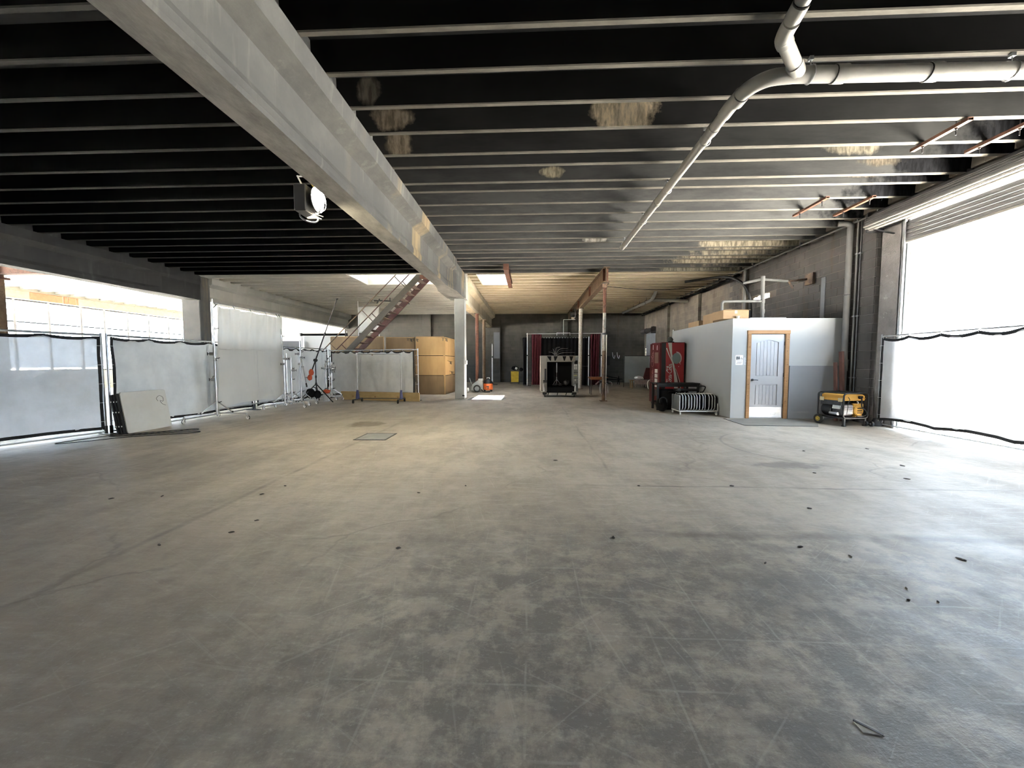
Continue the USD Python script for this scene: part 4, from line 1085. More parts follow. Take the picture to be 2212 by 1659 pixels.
# ---------------------------------------------------------------- white things behind the left fence
t = Thing('roll_backdrop', 'white paper backdrop hanging from a black roll on a crossbar behind the fence', 'backdrop')
t.part('roll', cyl((-9.62, 16.0, 2.52), (-7.75, 16.0, 2.52), 0.045, 12), M['black_matte'], smooth=30)
t.part('paper', grid(lambda U, V: np.stack([-9.56 + 1.72 * U, 16.0 + 0.05 + 0.12 * (1 - V) ** 2, 0.4 + 2.1 * V], -1), 6, 12, 0.003), M['white_plastic'], smooth=60)
for x in (-9.66, -7.70):
    t.part('pole', cyl((x, 16.06, 0.0), (x, 16.06, 2.66), 0.016, 8), M['galv'], smooth=30)
    t.part('pole_foot', box(x - 0.25, 15.9, 0, x + 0.25, 16.3, 0.015), M['dark_steel'])
    t.part('hook', box(x - 0.03, 15.95, 2.46, x + 0.03, 16.08, 2.58, 0.006), M['black'])
t = Thing('grey_flat', 'plain light grey flat standing left of the paper backdrop', 'flat')
t.part('sheet', box(-10.65, 15.78, 0.0, -9.60, 15.82, 2.24, 0.005), M['drywall_grey'])
t.part('edge_strip', box(-9.60, 15.77, 0.0, -9.57, 15.83, 2.26, 0.003), M['black'])
t = Thing('diffusion_frame', 'square white diffusion frame held up high behind the stairs', 'diffusion frame')
X0, X1, Zb, Zt, yy = -8.96, -7.86, 2.92, 4.24, 20.0
for a, b in (((X0, yy, Zb), (X1, yy, Zb)), ((X0, yy, Zt), (X1, yy, Zt)), ((X0, yy, 0.4), (X0, yy, 4.55)), ((X1, yy, 2.6), (X1, yy, Zt))):
    t.part('tube', cyl(a, b, 0.018, 8), M['white_plastic'], smooth=30)
t.part('cloth', grid(lambda U, V: np.stack([X0 + 0.03 + (X1 - X0 - 0.06) * U, yy + 0.02 * np.sin(7 * U + 5 * V) * V * (1 - V) * 4, Zb + 0.03 + (Zt - Zb - 0.06) * V], -1), 12, 12, 0.003), M['cloth'], smooth=60)
t.part('stand_foot', join(bar((X0, yy, 0.4), (X0 - 0.5, yy + 0.2, 0.02), 0.03, 0.03), bar((X0, yy, 0.4), (X0 + 0.5, yy + 0.2, 0.02), 0.03, 0.03), bar((X0, yy, 0.4), (X0, yy - 0.5, 0.02), 0.03, 0.03)), M['steel'])
t = Thing('rusty_post', 'brown rusty post at the extreme left edge beyond the fence', 'post')
t.part('shaft', box(-14.12, 9.62, 0, -13.97, 9.80, ZJ, 0.008), M['rust_cream'])
t.part('cap_plate', box(-14.2, 9.55, 3.55, -13.9, 9.87, 3.6), M['rust'])
t = Thing('rusty_beam', 'short rusty steel beam under the dark girder at the far left', 'beam')
bm = join(box(-13.96, 9.6, 3.86, -12.6, 9.78, 3.875), box(-13.96, 9.6, 3.66, -12.6, 9.78, 3.675), box(-13.96, 9.68, 3.67, -12.6, 9.70, 3.865))
t.part('web_and_flanges', bm, M['rust'])
t.part('end_plate', box(-13.965, 9.6, 3.65, -13.95, 9.78, 3.89), M['rust'])
t = Thing('bracket_lights', 'dark cross-shaped bracket hanging under the pale ceiling behind the stairs', 'bracket')
for a, b in (((-7.9, 19, 4.42), (-6.1, 19.6, 4.42)), ((-7.3, 18.7, 4.42), (-7.9, 19.9, 4.42)), ((-6.6, 18.8, 4.42), (-6.3, 20.2, 4.42))):
    t.part('arm', bar(a, b, 0.06, 0.05), M['dark_steel'])
t.part('drop_rod', cyl((-7.0, 19.3, 4.42), (-7.0, 19.3, 4.6), 0.02, 8), M['dark_steel'])
# ---------------------------------------------------------------- overhead: white pipe, struts, work lamp
t = Thing('drain_pipe', 'white plastic drain pipe hung under the dark joists, branching upward', 'pipe')
zc, R1, R2 = 4.38, 0.078, 0.066
t.part('pipe_run', cyl((2.95, 4.36, zc), (7.6, 4.44, zc), R1, 20), M['pvc'], smooth=30)
bend = curve([(2.95, 4.36, zc), (2.78, 4.36, zc), (2.55, 4.40, zc), (2.42, 4.55, zc), (2.38, 4.78, zc), (2.38, 5.0, zc)], 6)
t.part('elbow', tube(bend, R1, 20), M['pvc'], smooth=40)
t.part('long_pipe', cyl((2.38, 4.98, zc), (2.46, 10.5, zc), R2, 18), M['pvc'], smooth=30)
t.part('riser', cyl((2.82, 4.34, zc), (2.42, 3.96, zc + 0.05), R2, 18), M['pvc'], smooth=30)
t.part('riser_elbow', tube(curve([(2.47, 4.01, zc + 0.045), (2.42, 3.96, zc + 0.06), (2.40, 3.88, zc + 0.075), (2.39, 3.80, zc + 0.08)], 6), R2 * 1.12, 18), M['pvc'], smooth=40)
t.part('upper_riser', cyl((2.39, 3.85, zc + 0.08), (2.36, 3.2, zc + 0.24), R2, 18), M['pvc'], smooth=30)
def coupling(c, d, r, n='coupling'):
    c, d = np.asarray(c, float), np.asarray(d, float); d = d / np.linalg.norm(d)
    q = t.part(n, cyl(c - d * 0.06, c + d * 0.06, r * 1.13, 20), M['pvc'], smooth=30)
    t.part('joint_line', cyl(c + d * 0.058, c + d * 0.068, r * 1.06, 20), M['rubber'], parent=q)
ex = np.array([4.65, 0.08, 0]); lp = np.array([0.08, 5.52, 0])
coupling((3.25, 4.365, zc), (-1, 0, 0), R1); coupling((4.2, 4.38, zc), (-1, 0, 0), R1); coupling((2.74, 4.27, zc + 0.01), (1, 0.95, -0.12), R2); coupling((2.4, 4.7, zc), (0, -1, 0), R1); coupling((2.385, 5.3, zc), lp, R2); coupling((2.42, 7.6, zc), lp, R2); coupling((2.38, 3.72, zc + 0.1), (-0.03, -0.65, 0.16), R2)
for c in ((2.95, 4.36), (5.0, 4.4), (6.6, 4.42), (2.4, 5.55), (2.42, 7.05), (2.44, 8.55), (2.45, 10.2)):
    rr = R1 if c[1] < 5 else R2
    ax = 'x' if c[1] < 5 else 'y'
    q = t.part('hanger_ring', ring((c[0], c[1], zc), rr + 0.008, 0.006, ax, 18, 5), M['galv'])
    t.part('hanger_rod', join(cyl((c[0], c[1], zc + rr), (c[0], c[1], ZJ + 0.2), 0.006, 6), box(c[0] - 0.02, c[1] - 0.02, ZJ - 0.03, c[0] + 0.02, c[1] + 0.02, ZJ + 0.01)), M['galv'], parent=q)

def strut(label, x, y0, y1, rods):
    t = Thing('steel_strut', label, 'strut', (x, (y0 + y1) / 2, ZJ), 0, None)
    h = (y1 - y0) / 2
    t.part('channel', join(box(-0.035, -h, -0.012, 0.035, h, -0.004), box(-0.035, -h, -0.045, -0.029, h, -0.012), box(0.029, -h, -0.045, 0.035, h, -0.012), box(-0.035, -h, -0.045, 0.035, h, -0.040)), M['rust_strut'])
    for r in rods:
        q = t.part('rod', cyl((0, r * h, -0.14), (0, r * h, 0.12), 0.007, 6), M['dark_steel'])
        t.part('nut', cyl((0, r * h, -0.066), (0, r * h, -0.045), 0.016, 6), M['dark_steel'], parent=q)
strut('rusty steel strut under the joists, nearer pair, the one away from the wall', 5.74, 5.45, 6.22, (-0.55, 0.6))
strut('rusty steel strut under the joists, nearer pair, the one towards the right wall', 6.60, 5.45, 6.30, (-0.5, 0.6))
strut('rusty steel strut under the joists, farther pair, the one away from the wall', 5.74, 7.85, 8.80, (-0.7, 0.6))
strut('rusty steel strut under the joists, farther pair, the one towards the right wall', 6.60, 7.85, 8.82, (-0.8, 0.5))

t = Thing('work_lamp', 'lit work lamp with a black housing and yellow bracket beside the grey girder', 'lamp', (-3.22, 5.78, 3.78))
t.part('housing', box(-0.21, -0.18, -0.21, -0.03, 0.18, 0.17, 0.012), M['black'])
t.part('bracket', hull([(0.02, -0.05, 0.16), (0.10, -0.05, 0.40), (-0.14, -0.05, 0.40), (0.02, 0.02, 0.16), (0.10, 0.02, 0.40), (-0.14, 0.02, 0.40)]), worn('bracket_yellow', (0.50, 0.36, 0.06), (0.40, 0.28, 0.05), 0.6))
t.part('bracket_arm', join(cyl((-0.20, -0.05, 0.33), (-0.08, -0.05, 0.33), 0.012, 8), cyl((-0.22, -0.05, 0.34), (-0.15, -0.05, 0.20), 0.012, 8)), M['white_plastic'])
t.part('hanging_chain', cyl((-0.02, -0.02, 0.38), (-0.02, -0.02, 0.80), 0.018, 8), M['rust'])
t.part('reflector', lathe([(0.05, -0.03), (0.12, 0.0), (0.175, 0.05), (0.18, 0.055), (0.12, 0.01), (0.045, -0.02)], 18, 'x'), M['steel'], smooth=40)
t.part('bulb', blob((0.08, 0.0, 0.035), (0.075, 0.085, 0.085), 2, 0.05, 3), glow('lamp_glow', (1.0, 0.93, 0.72), 300.0), label='glowing lamp bulb', smooth=True)
t.part('guard', join(ring((0.10, 0, 0.0), 0.15, 0.006, 'x', 18), cyl((0.10, -0.15, 0), (0.10, 0.15, 0), 0.005, 6), cyl((0.10, 0, -0.15), (0.10, 0, 0.02), 0.005, 6), tube(curve([(0.0, 0.04, -0.16), (0.06, 0.0, -0.19), (0.1, -0.02, -0.13), (0.12, 0.02, -0.06)], 5), 0.012, 6)), M['steel'])
t.part('lens_rim', tf(ring((0, 0, 0), 0.125, 0.012, 'z', 18, 6), rx(0.75) @ ry(0.55), (-0.10, 0.02, -0.235)), M['dark_steel'])  # rim added round the extra downward light
_ll = UsdLux.DiskLight.Define(stage, t.path + '/light')  # disk light added under the lamp to brighten the mid-left floor
_ll.CreateRadiusAttr(0.12); _ll.CreateIntensityAttr(LAMP_L); _ll.CreateColorAttr(Gf.Vec3f(1.0, 0.88, 0.62))
_ll.AddTranslateOp().Set(Gf.Vec3d(-0.10, 0.02, -0.24)); _ll.AddRotateXYZOp().Set(Gf.Vec3f(38, -28, 0))
t.part('lower_frame', join(bar((-0.17, -0.14, -0.18), (0.05, 0.1, -0.24), 0.02, 0.01), bar((-0.10, -0.14, -0.18), (0.1, 0.06, -0.22), 0.02, 0.01)), M['dark_steel'])

t = Thing('steel_beam_stub', 'short rusty steel channel under the pale ceiling beside the roof opening', 'beam')
t.part('channel', join(box(-0.83, 12.7, 4.36, -0.67, 15.8, 4.375), box(-0.83, 12.7, 4.375, -0.815, 15.8, 4.53), box(-0.83, 12.7, 4.53, -0.67, 15.8, 4.545)), M['rust'])
t.part('end_plate', box(-0.84, 12.68, 4.35, -0.66, 12.70, 4.55), M['rust_strut'])
t = Thing('steel_beam', 'rusty steel I-beam on posts under the pale ceiling on the right of the hall', 'beam')
bx = 2.60
t.part('web', box(bx - 0.01, 13.2, 4.07, bx + 0.01, 25.9, 4.53), M['rust_cream'])
t.part('top_flange', box(bx - 0.10, 13.2, 4.52, bx + 0.10, 25.9, 4.545), M['rust_cream'])
t.part('bottom_flange', box(bx - 0.10, 13.2, 4.05, bx + 0.10, 25.9, 4.075), M['rust_cream'])
for y in (13.4, 16.5, 20.2, 23.5):
    t.part('stiffener', box(bx - 0.09, y, 4.075, bx + 0.09, y + 0.012, 4.52), M['rust'])

def post(label, x, y, h, mat, mats=None, r=0.055, plate=True, top=None):
    t = Thing('steel_post', label, 'post', (x, y, 0))
    if plate:
        t.part('base_plate', box(-0.12, -0.12, 0, 0.12, 0.12, 0.02, 0.004), M['rust_grey'])
    zs = [0.0] + [a for a, _ in (mats or [])] + [h]
    ms = [mat] + [b for _, b in (mats or [])]
    for k in range(len(ms)):
        t.part('shaft', cyl((0, 0, zs[k] + (0.02 if k == 0 else 0)), (0, 0, zs[k + 1]), r, 16), ms[k], smooth=30)
    t.part('head_plate', box(-0.13, -0.13, h, 0.13, 0.13, h + 0.03, 0.004), M['rust_grey'])
    if top:
        t.part('head_collar', cyl((0, 0, h - 0.12), (0, 0, h), r * 1.5, 16, r * 1.6), M['rust_grey'], smooth=30)
    return t
p = post('slim steel post in the foreground of the dark bay, rusty top, white band, dark foot', 2.60, 13.5, 4.02, M['rust_grey'], [(1.75, M['rust_paint']), (3.05, M['rust'])], 0.058, top=True)
p.part('pipe_on_post', cyl((0.08, -0.02, 0.02), (0.08, -0.02, 2.3), 0.014, 8), M['steel'], smooth=30)
p.part('band', cyl((0, 0, 2.3), (0, 0, 2.36), 0.075, 14), M['dark_steel'])
post('cream-white steel post with rust flakes standing right beside the wheeled booth', 2.60, 19.6, 4.02, M['rust_paint'], None, 0.10, top=False)
post('bright rusty red steel post carrying the cream girder', -2.45, 18.2, 3.62, M['rust'], None, 0.08)
post('dull cream-brown steel post, farther one carrying the cream girder', -2.45, 21.0, 3.62, M['rust_cream'], None, 0.085)

# ---------------------------------------------------------------- pipes and fittings on the right wall
t = Thing('downpipe', 'tall grey downpipe running down the wall beside the washroom', 'pipe')
px, py = 7.33, 9.30
t.part('pipe', cyl((px, py, 0.02), (px, py, 4.42), 0.062, 18), M['pvc_grey'], smooth=30)
t.part('elbow', tube(curve([(px, py, 4.38), (px, py, 4.46), (px - 0.06, py + 0.03, 4.52), (px - 0.2, py + 0.1, 4.54)], 6), 0.064, 16), M['pvc_grey'], smooth=40)
t.part('trap', join(cyl((px, py, 1.15), (px, py, 1.42), 0.078, 16), cyl((px - 0.08, py - 0.02, 1.28), (px + 0.02, py, 1.28), 0.05, 14)), M['pvc_grey'], smooth=30)
t.part('clamp', ring((px, py, 2.9), 0.066, 0.008, 'z', 18), M['dark_steel'])
for k, (dx, dy, r) in enumerate(((0.075, -0.12, 0.022), (0.085, -0.2, 0.016))):
    tt = Thing('conduit', f'thin dark conduit beside the tall grey downpipe, {("nearer to the pipe", "farther from the pipe")[k]}', 'conduit')
    tt.part('tube', cyl((px + dx, py + dy, 0.02), (px + dx, py + dy, 4.5), r, 10), (M['pvc_grey'], M['dark_steel'])[k], smooth=30)
    for z in (1.0, 2.4, 3.8):
        tt.part('strap', box(px + dx - r - 0.006, py + dy - r - 0.008, z - 0.015, px + dx + r + 0.01, py + dy + r + 0.004, z + 0.015), M['galv'])
t = Thing('wall_conduit', 'long grey conduit running along the top of the right wall', 'conduit')
t.part('tube', cyl((7.38, 3.5, 4.52), (7.40, 25.8, 4.52), 0.022, 10), M['pvc_grey'], smooth=30)
for y in (5.2, 7.0, 8.9, 11.0, 13.2, 15.5, 18.0):
    t.part('strap', box(7.36, y - 0.02, 4.49, 7.43, y + 0.02, 4.60), M['dark_steel'])
t.part('brace', join(cyl((7.2, 8.3, 4.85), (7.4, 8.75, 4.5), 0.008, 6), cyl((7.25, 9.1, 4.85), (7.4, 9.2, 4.5), 0.008, 6)), M['galv'])
t = Thing('vent_pipe', 'grey vent pipe with a tee standing on the washroom roof', 'pipe')
t.part('riser', cyl((5.97, 10.2, 2.39), (5.95, 10.2, 3.48), 0.044, 14), M['pvc_grey'], smooth=30)
t.part('side_pipe', tube(curve([(5.96, 10.2, 2.91), (5.5, 10.2, 2.91), (5.05, 10.2, 2.91), (4.97, 10.2, 2.89), (4.95, 10.2, 2.80), (4.95, 10.2, 2.39)], 5), 0.034, 12), M['pvc_grey'], smooth=40)
t.part('top_tee', join(cyl((5.95, 10.2, 3.46), (6.75, 10.5, 3.47), 0.032, 12), cyl((5.95, 10.2, 3.47), (5.6, 10.45, 3.42), 0.036, 12), cyl((5.95, 10.2, 3.42), (5.95, 10.2, 3.54), 0.052, 12)), M['pvc_grey'], smooth=30)
t.part('collar', cyl((5.968, 10.2, 2.60), (5.968, 10.2, 2.70), 0.052, 12), M['pvc_grey'], smooth=30)
t.part('collar', cyl((5.96, 10.2, 2.86), (5.96, 10.2, 2.96), 0.052, 12), M['pvc_grey'], smooth=30)
t = Thing('wall_bracket', 'broken steel pipe bracket sticking out of the blocks above the lit slot', 'bracket')
t.part('arm', join(bar((6.78, 10.52, 3.47), (7.60, 11.0, 3.62), 0.05, 0.05), bar((6.80, 10.52, 3.47), (6.86, 10.45, 3.27), 0.04, 0.04)), M['rust_grey'])
t.part('plate', box(7.56, 10.75, 3.45, 7.63, 11.05, 3.75, 0.004), M['rust_grey'])
t = Thing('rear_standpipe', 'pale grey pipe standing against the wall behind the cardboard boxes', 'pipe')
t.part('pipe', cyl((7.42, 13.75, 0), (7.42, 13.75, 4.5), 0.05, 14), M['pvc_grey'], smooth=30)
t.part('socket', cyl((7.42, 13.75, 4.0), (7.42, 13.75, 4.15), 0.065, 14), M['pvc_grey'], smooth=30)
single('hose', 'thick black cable arching down the right wall behind the cardboard boxes', 'cable', tube(curve([(6.0, 15.3, 4.44), (6.6, 14.9, 4.46), (7.0, 14.1, 4.36), (7.25, 13.55, 4.0), (7.36, 13.3, 3.4), (7.40, 13.28, 2.45)], 8), 0.045, 10), M['rubber'], smooth=60)
t = Thing('drain_pipe', 'farther white drain pipe under the pale ceiling at the back right', 'pipe')
t.part('pipe_run', cyl((5.85, 18.8, 4.32), (7.6, 19.0, 4.28), 0.08, 14), M['pvc'], smooth=30)
t.part('long_pipe', cyl((5.85, 18.8, 4.32), (5.75, 24.0, 4.36), 0.075, 14), M['pvc'], smooth=30)
t.part('riser', tube(curve([(5.85, 18.85, 4.32), (5.8, 18.5, 4.36), (5.75, 18.1, 4.44), (5.75, 17.9, 4.6)], 5), 0.075, 14), M['pvc'], smooth=40)
for y in (19.6, 20.8, 22.0, 23.2):
    t.part('hanger', join(ring((5.83, y, 4.34), 0.085, 0.008, 'y', 14), cyl((5.83, y, 4.42), (5.83, y, 4.7), 0.008, 6)), M['dark_steel'])
single('wire', 'thin sagging wire from the slim steel post across the pale ceiling', 'wire', tube(curve([(2.66, 13.5, 3.95), (3.9, 14.2, 3.98), (5.3, 15.0, 4.10), (6.8, 16.0, 4.40), (7.25, 16.5, 4.46)], 8), 0.010, 5), M['rubber'], smooth=60)
t = Thing('wall_cable_bundle', 'dark cable bundle along the top of the far right wall', 'cable')
t.part('bundle', tube(curve([(7.45, 14.2, 4.44), (7.43, 17, 4.40), (7.45, 20, 4.43), (7.44, 23, 4.41), (7.45, 25.9, 4.42)], 8), 0.05, 8), M['black_matte'], smooth=60)
for y in (15, 17, 19, 21, 23):
    t.part('clip', box(7.39, y - 0.02, 4.36, 7.52, y + 0.02, 4.5), M['dark_steel'])

def carton(label, c, s, ang, flaps=True):
    t = Thing('cardboard_box', label, 'cardboard box', c, ang)
    w, d, h = s; k = 0.006
    t.part('carton', join(box(-w / 2, -d / 2, 0, w / 2, -d / 2 + k, h), box(-w / 2, d / 2 - k, 0, w / 2, d / 2, h), box(-w / 2, -d / 2, 0, -w / 2 + k, d / 2, h), box(w / 2 - k, -d / 2, 0, w / 2, d / 2, h), box(-w / 2, -d / 2, 0, w / 2, d / 2, k), box(-w / 2 + k, -d / 2 + k, h - 0.012, w / 2 - k, d / 2 - k, h - 0.006)), M['cardboard'])
    if flaps:
        t.part('flap', bar((0, -d / 2, h - 0.002), (0, -d / 2 - 0.06, h + 0.004), w, 0.005), M['cardboard'])
        t.part('flap', bar((w / 2, 0, h - 0.002), (w / 2 + 0.05, 0, h + 0.01), d, 0.005), M['cardboard'])
    t.part('tape', box(-0.03, -d / 2 - 0.0015, h - 0.08, 0.03, -d / 2 + 0.001, h), worn('box_tape_' + str(len(NAMES)), (0.46, 0.34, 0.20), None, 0.4, bump=0))
    return t
carton('tan cardboard box on the washroom roof, front one catching the light', (4.98, 9.84, 2.40), (0.62, 0.5, 0.21), 0.05)
carton('dim cardboard box behind the front one on the washroom roof', (5.10, 10.85, 2.40), (0.4, 0.6, 0.26), 0.0, False)
carton('flat brown cardboard box farther back on the washroom roof edge', (5.1, 11.75, 2.40), (0.42, 0.7, 0.15), 0.02, False)
t = Thing('roof_cup', 'small white cup standing on the washroom wall in front of the cardboard box', 'cup', (5.02, 9.55, 2.40))
t.part('body', lathe([(0, 0), (0.030, 0), (0.040, 0.06), (0.036, 0.06), (0.027, 0.004), (0, 0.004)], 14), M['white_plastic'], smooth=40)
t.part('rim', ring((0, 0, 0.06), 0.038, 0.004, 'z', 14, 5), M['white_plastic'])

sg = Thing('washroom_sign', 'white washroom sign with two figures on the wall left of the door', 'sign', (4.965, 9.5, 1.29))
sg.part('plate', prism(rrect(0.175, 0.235, 0.015, 4, (0.0875, 0.1175)), 0.006, 'xz', -0.006), M['white_plastic'])
def person(x, skirt):
    o = [lathe([(0, -0.016), (0.012, -0.010), (0.016, 0.0), (0.012, 0.010), (0, 0.016)], 12)]
    P = [(-0.012, 0.0), (0.012, 0.0), (0.022, 0.045), (0.014, 0.047), (0.010, 0.02)] if not skirt else []
    body = Polygon([(-0.018, 0.075), (0.018, 0.075), (0.022, 0.04), (0.015, 0.04), (0.012, 0.0), (0.002, 0.0), (0, 0.03), (-0.002, 0.0), (-0.012, 0.0), (-0.015, 0.04), (-0.022, 0.04)]) if not skirt else Polygon([(-0.012, 0.075), (0.012, 0.075), (0.024, 0.03), (0.010, 0.028), (0.009, 0.0), (0.002, 0.0), (0.0, 0.028), (-0.002, 0.0), (-0.009, 0.0), (-0.010, 0.028), (-0.024, 0.03)])
    head = Polygon([(0.011 * math.cos(a), 0.09 + 0.011 * math.sin(a)) for a in np.linspace(0, 2 * math.pi, 12, endpoint=False)])
    return join(*[tf(prism(q, 0.003, 'xz', -0.009), None, (x, 0, 0.118)) for q in (body, head)])
sg.part('figure', person(0.035, False), M['black'], label='black standing figure')
sg.part('figure', person(0.080, True), M['black'], label='black standing figure in a skirt')
sg.part('wheelchair', join(ring((0.137, -0.008, 0.142), 0.020, 0.003, 'y', 14, 5), bar((0.132, -0.008, 0.150), (0.130, -0.008, 0.185), 0.006, 0.006), bar((0.132, -0.008, 0.160), (0.152, -0.008, 0.158), 0.005, 0.006), bar((0.152, -0.008, 0.158), (0.160, -0.008, 0.138), 0.005, 0.006)), M['black'])
sg.part('raised_line', box(0.02, -0.008, 0.098, 0.155, -0.006, 0.101), M['dark_steel'])
for z in (0.062, 0.036):
    for k in range(7):
        sg.part('small_print', box(0.045 + 0.016 * k - (0.02 if z < 0.05 else 0), -0.008, z, 0.056 + 0.016 * k - (0.02 if z < 0.05 else 0), -0.006, z + 0.010), M['dark_steel'])
t = Thing('notice', 'faint grey printed notice beside the white washroom sign', 'notice', (5.165, 9.5, 1.30))
nm_ = plain('faint_print', (0.60, 0.61, 0.61), 0.7)
t.part('print', join(*[box(0.0, -0.002, 0.03 * k, 0.05 - 0.012 * (k % 2), 0.0, 0.03 * k + 0.016) for k in range(6)]), nm_)
t = Thing('timber_offcut', 'dark reddish timber leaning in the corner behind the generator', 'timber')
t.part('length', bar((7.16, 9.05, 0.01), (7.20, 9.22, 1.60), 0.09, 0.05, (1, 0, 0)), worn('red_timber', (0.16, 0.07, 0.055), (0.10, 0.05, 0.04), 0.8))
t.part('length', bar((7.07, 9.12, 0.01), (7.10, 9.25, 1.35), 0.07, 0.04, (1, 0, 0)), UsdShade.Material.Get(stage, '/World/Looks/red_timber'))
mt = Thing('floor_mat', 'thin grey mat lying on the floor before the washroom door', 'mat')
mt.part('mat', prism([(4.66, 9.35), (4.62, 8.38), (6.10, 8.32), (6.55, 8.95), (6.45, 9.42)], 0.008, 'xy', 0.0), worn('mat_grey', (0.27, 0.258, 0.232), (0.23, 0.22, 0.20), 0.9, 6.0))
mt.part('edge', tube([(4.66, 9.35, 0.006), (4.62, 8.38, 0.006), (6.10, 8.32, 0.006)], 0.005, 5), M['dark_steel'])

# ---------------------------------------------------------------- generator
g = Thing('generator', 'yellow and black portable generator in a tube frame on wheels', 'generator', (6.60, 8.33, 0), math.radians(12))
yel = worn('generator_yellow', (0.62, 0.33, 0.05), (0.54, 0.28, 0.04), 0.45, 6.0, bump=0.03)
GW, GD = 0.62, 0.56          # local x along the right-hand face, y along the left-hand face
fz0, fz1, fr = 0.17, 0.70, 0.016
def loop(pts, n='frame_tube'):
    return g.part(n, tube(pts, fr, 10), M['black'], smooth=40)
def rloop(y):
    p = []
    for (cx, cz, a0) in ((GW - 0.07, fz1 - 0.07, 90), (GW - 0.07, fz0 + 0.07, 0), (0.07, fz0 + 0.07, -90), (0.07, fz1 - 0.07, -180)):
        for k in range(6):
            a = math.radians(a0 - 18 * k)
            p.append((cx + 0.07 * math.cos(a), y, cz + 0.07 * math.sin(a)))
    return p + p[:2]
loop(rloop(0.0)); loop(rloop(GD))
for x, z in ((0.05, fz1), (GW - 0.05, fz1), (0.05, fz0), (GW - 0.05, fz0)):
    loop([(x, 0, z), (x, GD, z)], 'cross_tube')
tank = [(0.06, 0.54), (0.56, 0.54), (0.57, 0.57), (0.56, 0.64), (0.5, 0.67), (0.12, 0.675), (0.06, 0.65)]
v, f = prism(tank, GD - 0.06, 'xz', 0.03)
g.part('fuel_tank', (v, f), yel, label='yellow fuel tank')
g.part('tank_seam', box(0.05, 0.02, 0.575, 0.575, GD - 0.02, 0.59, 0.003), yel)
g.part('fuel_cap', cyl((0.30, 0.28, 0.67), (0.30, 0.28, 0.705), 0.045, 18), M['black'], smooth=30)
g.part('tank_guard', box(0.0, 0.03, 0.53, 0.02, GD - 0.03, 0.60, 0.004), yel)
g.part('control_panel', box(-0.004, 0.06, 0.44, 0.03, GD - 0.06, 0.54, 0.004), M['dark_steel'])
for k, yy in enumerate((0.06, 0.46)):
    g.part('frame_badge', box(-0.022, yy - 0.045, 0.52, -0.015, yy + 0.045, 0.60, 0.003), worn(f'badge_{k}', (0.62, 0.52, 0.30), None, 0.5, bump=0))
g.part('alternator', tf(lathe([(0, 0), (0.13, 0.0), (0.145, 0.03), (0.145, 0.20), (0.12, 0.24), (0, 0.24)], 20, 'y'), None, (0.17, 0.30, 0.33)), M['black'], smooth=40)
g.part('air_filter', hull([(0.03, 0.10, 0.36), (0.03, 0.27, 0.36), (0.03, 0.12, 0.45), (0.03, 0.25, 0.46), (0.10, 0.09, 0.35), (0.10, 0.28, 0.35), (0.10, 0.11, 0.46), (0.10, 0.26, 0.46)]), worn('filter_grey', (0.62, 0.64, 0.64), (0.5, 0.52, 0.52), 0.4), label='pale grey air filter cover')
eng = g.part('engine_block', box(0.07, 0.05, 0.22, 0.30, 0.30, 0.46, 0.015), M['dark_steel'])
for k in range(9):
    g.part('cooling_fin', box(0.045, 0.028, 0.265 + 0.021 * k, 0.28, 0.06, 0.275 + 0.021 * k), M['galv'], parent=eng)
g.part('exhaust', cyl((0.02, 0.12, 0.26), (0.02, 0.3, 0.26), 0.035, 14), M['steel'], smooth=30)
sh = g.part('recoil_shroud', join(tf(lathe([(0, 0.0), (0.125, 0.0), (0.13, 0.02), (0.12, 0.06), (0.10, 0.075), (0, 0.078)], 24, 'y'), rz(math.pi), (0.42, 0.085, 0.33)), box(0.29, 0.03, 0.40, 0.55, 0.09, 0.475, 0.01)), yel, smooth=35, label='round yellow starter cover')
for k in range(3):
    g.part('shroud_slot', box(0.36, 0.000, 0.27 + 0.05 * k, 0.48, 0.012, 0.287 + 0.05 * k, 0.004), M['black'], parent=sh)
g.part('shroud_lower', hull([(0.33, 0.02, 0.20), (0.52, 0.02, 0.20), (0.36, 0.02, 0.23), (0.50, 0.02, 0.23), (0.33, 0.08, 0.20), (0.52, 0.08, 0.20), (0.36, 0.08, 0.23), (0.5, 0.08, 0.23)]), yel)
g.part('switch', join(box(0.39, -0.02, 0.58, 0.44, 0.03, 0.64, 0.008), cyl((0.37, -0.005, 0.62), (0.46, -0.005, 0.62), 0.02, 10)), M['black'])
g.part('fuel_valve', ring((0.345, 0.0, 0.50), 0.022, 0.008, 'y', 12, 6, -1.2, 2.2), M['white_plastic'])
g.part('lift_handle', tube(curve([(0.42, -0.025, 0.60), (0.42, -0.03, 0.44), (0.46, -0.03, 0.38), (0.52, -0.035, 0.33), (0.545, -0.035, 0.27), (0.50, -0.035, 0.225), (0.40, -0.035, 0.215), (0.30, -0.035, 0.218)], 6), 0.012, 8), M['black'], smooth=60)
g.part('wire', tube(curve([(0.10, -0.01, 0.62), (0.13, -0.015, 0.56), (0.09, -0.015, 0.5), (0.09, -0.015, 0.4), (0.09, 0.0, 0.25)], 6), 0.006, 6), M['black'])
g.part('base_tray', box(0.05, 0.03, 0.17, GW - 0.05, GD - 0.03, 0.19), M['dark_steel'])
for x in (0.04, GW - 0.06):
    g.part('foot', join(box(x - 0.02, -0.01, 0.02, x + 0.02, 0.03, 0.17, 0.004), box(x - 0.03, -0.02, 0, x + 0.03, 0.04, 0.025, 0.005)), M['rubber'])
